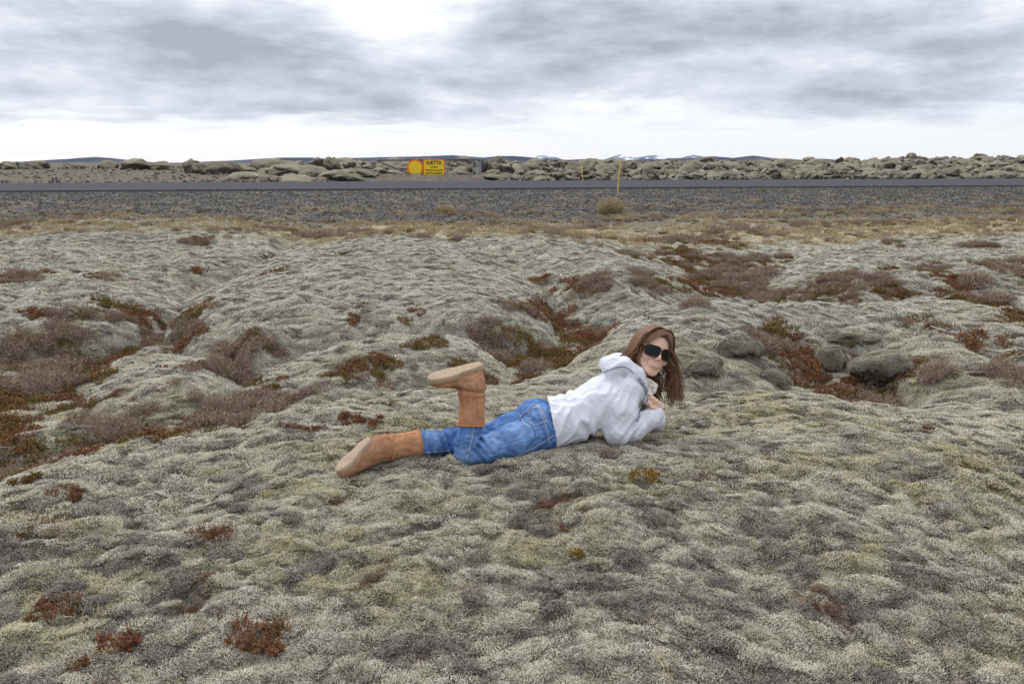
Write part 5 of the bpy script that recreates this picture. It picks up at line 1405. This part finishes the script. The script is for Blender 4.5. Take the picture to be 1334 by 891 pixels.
# gravel of the bank
def stone_mat():
    m, t, b = new_mat('bank_gravel', .9, .25); ti = t.add('ShaderNodeAttribute', attribute_type='INSTANCER', attribute_name='tint').outputs['Vector']
    s = t.add('ShaderNodeSeparateXYZ', i_0=ti); c = t.mix(s.outputs[0], (.040, .038, .036), (.155, .148, .138)); c = t.mix(s.outputs[1], c, (.16, .10, .06)); t.l.new(c, b.inputs['Base Color']); return m
M_st = stone_mat(); sp = []
for i in range(4):
    me = rock_mesh('pebble', 400+i, 'stone'); me.materials.append(M_st); sp.append(bpy.data.objects.new('pebble', me))
x = rs.uniform(-24, 27, 60000); rn = road_near(x); y = rn-.15-10.5*rs.rand(len(x))
_, pl_, gr, fr, mk = cover_at(x, y); k = (rs.rand(len(x)) < .08+gr) & (np.abs(x/y) < .78); x, y = x[k], y[k]; n_ = len(x)
scatter('gravel', np.stack([x, y, terrain(x, y, 1)[0]+.004], -1), rs.rand(n_, 3)*np.array([.5, .5, 6.28]), .014+.022*rs.rand(n_)**3+.030*(rs.rand(n_) > .99), rs.randint(0, 4, n_), sp,
        np.stack([rs.rand(n_)**2.2, (rs.rand(n_) > .9)*.6, 0*x], -1))

# ---- single plants that can be picked out
MATS = dict(w=M_strw, p=M_purp, r=M_rust, o=M_ochr, a=M_oran, s=M_strw, g=M_gren)
def plant(name, px_, py_, wpx, hpx, kd, lab, cat, grp=None, dense=1.0):
    g = ground_hit(px_, py_+hpx*.25, 1.4, 40, 2); D = (g-np.array([0, 0, CAM_Z]))@np.array([0, CP, -SP]); R = wpx*D/FPX/2*(.72 if kd not in 'sg' else 1); H = max(hpx*D/FPX*.75, .03)
    seed = int(px_*7+py_)
    if kd in 'sg': v, f = grass(seed, int(60*dense), R, H, .0022 if D < 8 else .005)
    elif kd == 'w': v, f = shrub(seed, 900, R, H, 0, .004)
    elif kd == 'p': v, f = shrub(seed, int(min(1500, 260+9000*R*R)*dense), R, H, 0, .0016 if D < 8 else .004)
    else: 
        rq = np.random.RandomState(seed); V_ = []; F_ = []; o_ = 0; nsub = 7 if D > 4.4 else 15
        for c_ in range(nsub):
            r_ = R*(rq.uniform(.28, .6) if D > 4.4 else rq.uniform(.14, .42)); vx, fx = shrub(seed+c_, int(min(260, 26+2600*r_*r_)*dense*(1 if D > 4.4 else 1.3)), r_, H*rq.uniform(.5, 1.0), 6, .0014, .8, min(.011, max(.0055, .0018*D)))
            vx = vx+np.array([rq.uniform(-1, 1)*R*1.0, rq.uniform(-1, 1)*R*.75, 0]); V_.append(vx); F_ += [tuple(i_+o_ for i_ in q_) for q_ in fx]; o_ += len(vx)
        v, f = np.concatenate(V_), F_
    v[:, 2] += 0; w_ = g[0]+v[:, 0]; q = g[1]+v[:, 1]*1.0
    dz = terrain(w_, q, 1)[0]-terrain(np.array([g[0]]), np.array([g[1]]), 1)[0]
    v[:, 2] += dz
    o = mesh_np(name, v, f, MATS[kd], smooth=False, loc=tuple(g)); tag(o, lab, cat, grp); return o
SH = 'single shrubs in the moss'
for a in [
 (275, 693, 58, 34, 'r', 'rusty red crowberry clump with green foot, left foreground below the lower boot'),
 (762, 0, 0, 0, '', ''),
 (70, 790, 62, 34, 'r', 'dark red shrubby clump near the left edge of the foreground'),
 (150, 832, 66, 34, 'r', 'dark red clump in the bottom left, right of the edge clump'),
 (338, 822, 84, 40, 'r', 'red brown clump with bare orange stems at the bottom, left of centre'),
 (86, 868, 50, 22, 'r', 'low dull red clump in the bottom left corner'),
 (60, 668, 110, 18, 'r', 'long flat red brown clump at the left edge below the crest'),
 (20, 692, 50, 14, 'r', 'short flat red clump at the left edge, under the long one'),
 (85, 640, 56, 18, 'r', 'small red clump on the left crest of the foreground cushion'),
 (30, 622, 50, 14, 'o', 'ochre clump where the crest meets the left edge'),
 (841, 616, 40, 20, 'a', 'bright orange tuft in front of the elbow'),
 (750, 718, 18, 14, 'a', 'tiny orange tuft in the middle of the foreground'),
 (1262, 608, 30, 16, 'o', 'small yellow green tuft in the moss at right'),
 (790, 590, 36, 14, 'p', 'brown twiggy tuft under the elbow'),
 (300, 556, 90, 14, 'r', 'flat red leaved strip along the crest left of the boots'),
 (470, 541, 70, 12, 'r', 'narrow red leaved strip just above the lower boot'),
 (500, 524, 50, 10, 'o', 'small olive strip on the crest left of the raised boot'),
 (150, 397, 62, 26, 'o', 'round ochre bush alone on the upper left slab'),
 (40, 406, 54, 20, 'r', 'brown red bush at the left edge of the upper slab'),
 (258, 350, 26, 20, 'r', 'small rusty bush in the cleft between the upper slabs'),
 (360, 352, 62, 10, 'r', 'flat rust coloured strip on the ridge above the lobe'),
 (60, 500, 150, 44, 'p', 'big purple brown heather bush at the left edge of the hollow'),
 (300, 482, 110, 34, 'p', 'greyish twiggy heather bush in the middle of the left hollow'),
 (150, 560, 130, 36, 'p', 'purple brown heather bush at the front of the left hollow'),
 (300, 535, 120, 36, 'p', 'heather bush with green foot behind the crest, left of the boots'),
 (245, 445, 70, 24, 'r', 'rusty bush under the nose of the big moss lobe'),
 (680, 440, 60, 36, 'o', 'dark olive bush in the gully above the jeans'),
 (725, 410, 60, 30, 'r', 'red brown bush high in the gully'),
 (700, 478, 90, 24, 'p', 'purple twiggy bush in the gully right behind the back'),
 (540, 446, 60, 12, 'r', 'rust strip between the two front moss lobes'),
 (905, 395, 80, 24, 'p', 'purple bush at the right end of the big moss dome'),
 (730, 372, 60, 14, 'r', 'brown red bush on the flank of the big moss dome'),
 (1018, 428, 56, 30, 'o', 'ochre bush on the right hump above the rocks'),
 (1035, 478, 90, 34, 'r', 'rust red bush filling the hollow left of the dark rock'),
 (1105, 440, 34, 16, 'o', 'small ochre bush on the ledge above the dark rock'),
 (1215, 482, 60, 34, 'p', 'bare grey twiggy bush right of the dark rock'),
 (1280, 440, 80, 26, 'r', 'red brown bush on the right hump near the frame edge'),
 (1320, 462, 40, 20, 'o', 'olive bush at the right edge of the hump'),
 (1270, 365, 80, 20, 'p', 'purple heather bush on the far right slab'),
 (1300, 388, 90, 18, 'p', 'purple heather bush at the foot of the far right slab'),
 (1160, 350, 40, 10, 'r', 'small red bush on top of the far right slab'),
 (1090, 355, 50, 8, 'r', 'flat red strip on the far right slab'),
 (795, 272, 50, 30, 'w', 'tall pale straw bush on the bank below the near stake'),
 (580, 275, 44, 16, 'w', 'straw coloured grass clump on the bank left of the tall one'),
 (993, 248, 14, 11, 'g', 'bright green tuft on the gravel bank right of the near stake'),
 (1163, 255, 16, 8, 'g', 'flat green tuft on the gravel bank at far right'),
 (1000, 712, 40, 10, 's', 'thin straws lying on the moss in the right foreground'),
 (865, 868, 44, 40, 's', 'upright dry grass wisps at the bottom edge right of centre'),
 (480, 745, 44, 18, 's', 'wisp of dry pink straw on the moss below the jeans'),
 (100, 815, 70, 34, 's', 'thin pale straws rising among the dark red clumps')]:
    if not a[4]: continue
    gr_ = a[4] in 'sgw'
    plant('grass_clump' if gr_ else 'shrub', *a, 'grass clump' if gr_ else 'shrub', 'grass clumps' if gr_ else SH, .45 if a[4] == 's' and a[1] > 600 else 1.0)
# ------------------------------------------------------------------ air
def haze():
    bm = bmesh.new(); bmesh.ops.create_cube(bm, size=1); me = bpy.data.meshes.new('haze'); bm.to_mesh(me); bm.free()
    o = bpy.data.objects.new('haze', me); C.objects.link(o); o.scale = (30000, 30000, 300); o.location = (0, 0, 150-8)
    m = bpy.data.materials.new('haze'); m.use_nodes = True; n = m.node_tree.nodes; n.clear()
    vo = n.new('ShaderNodeVolumePrincipled'); ou = n.new('ShaderNodeOutputMaterial'); m.node_tree.links.new(vo.outputs[0], ou.inputs['Volume'])
    vo.inputs['Color'].default_value = (.80, .88, 1.0, 1); vo.inputs['Density'].default_value = 1.3e-5; me.materials.append(m)
    tag(o, kind='stuff')
haze()
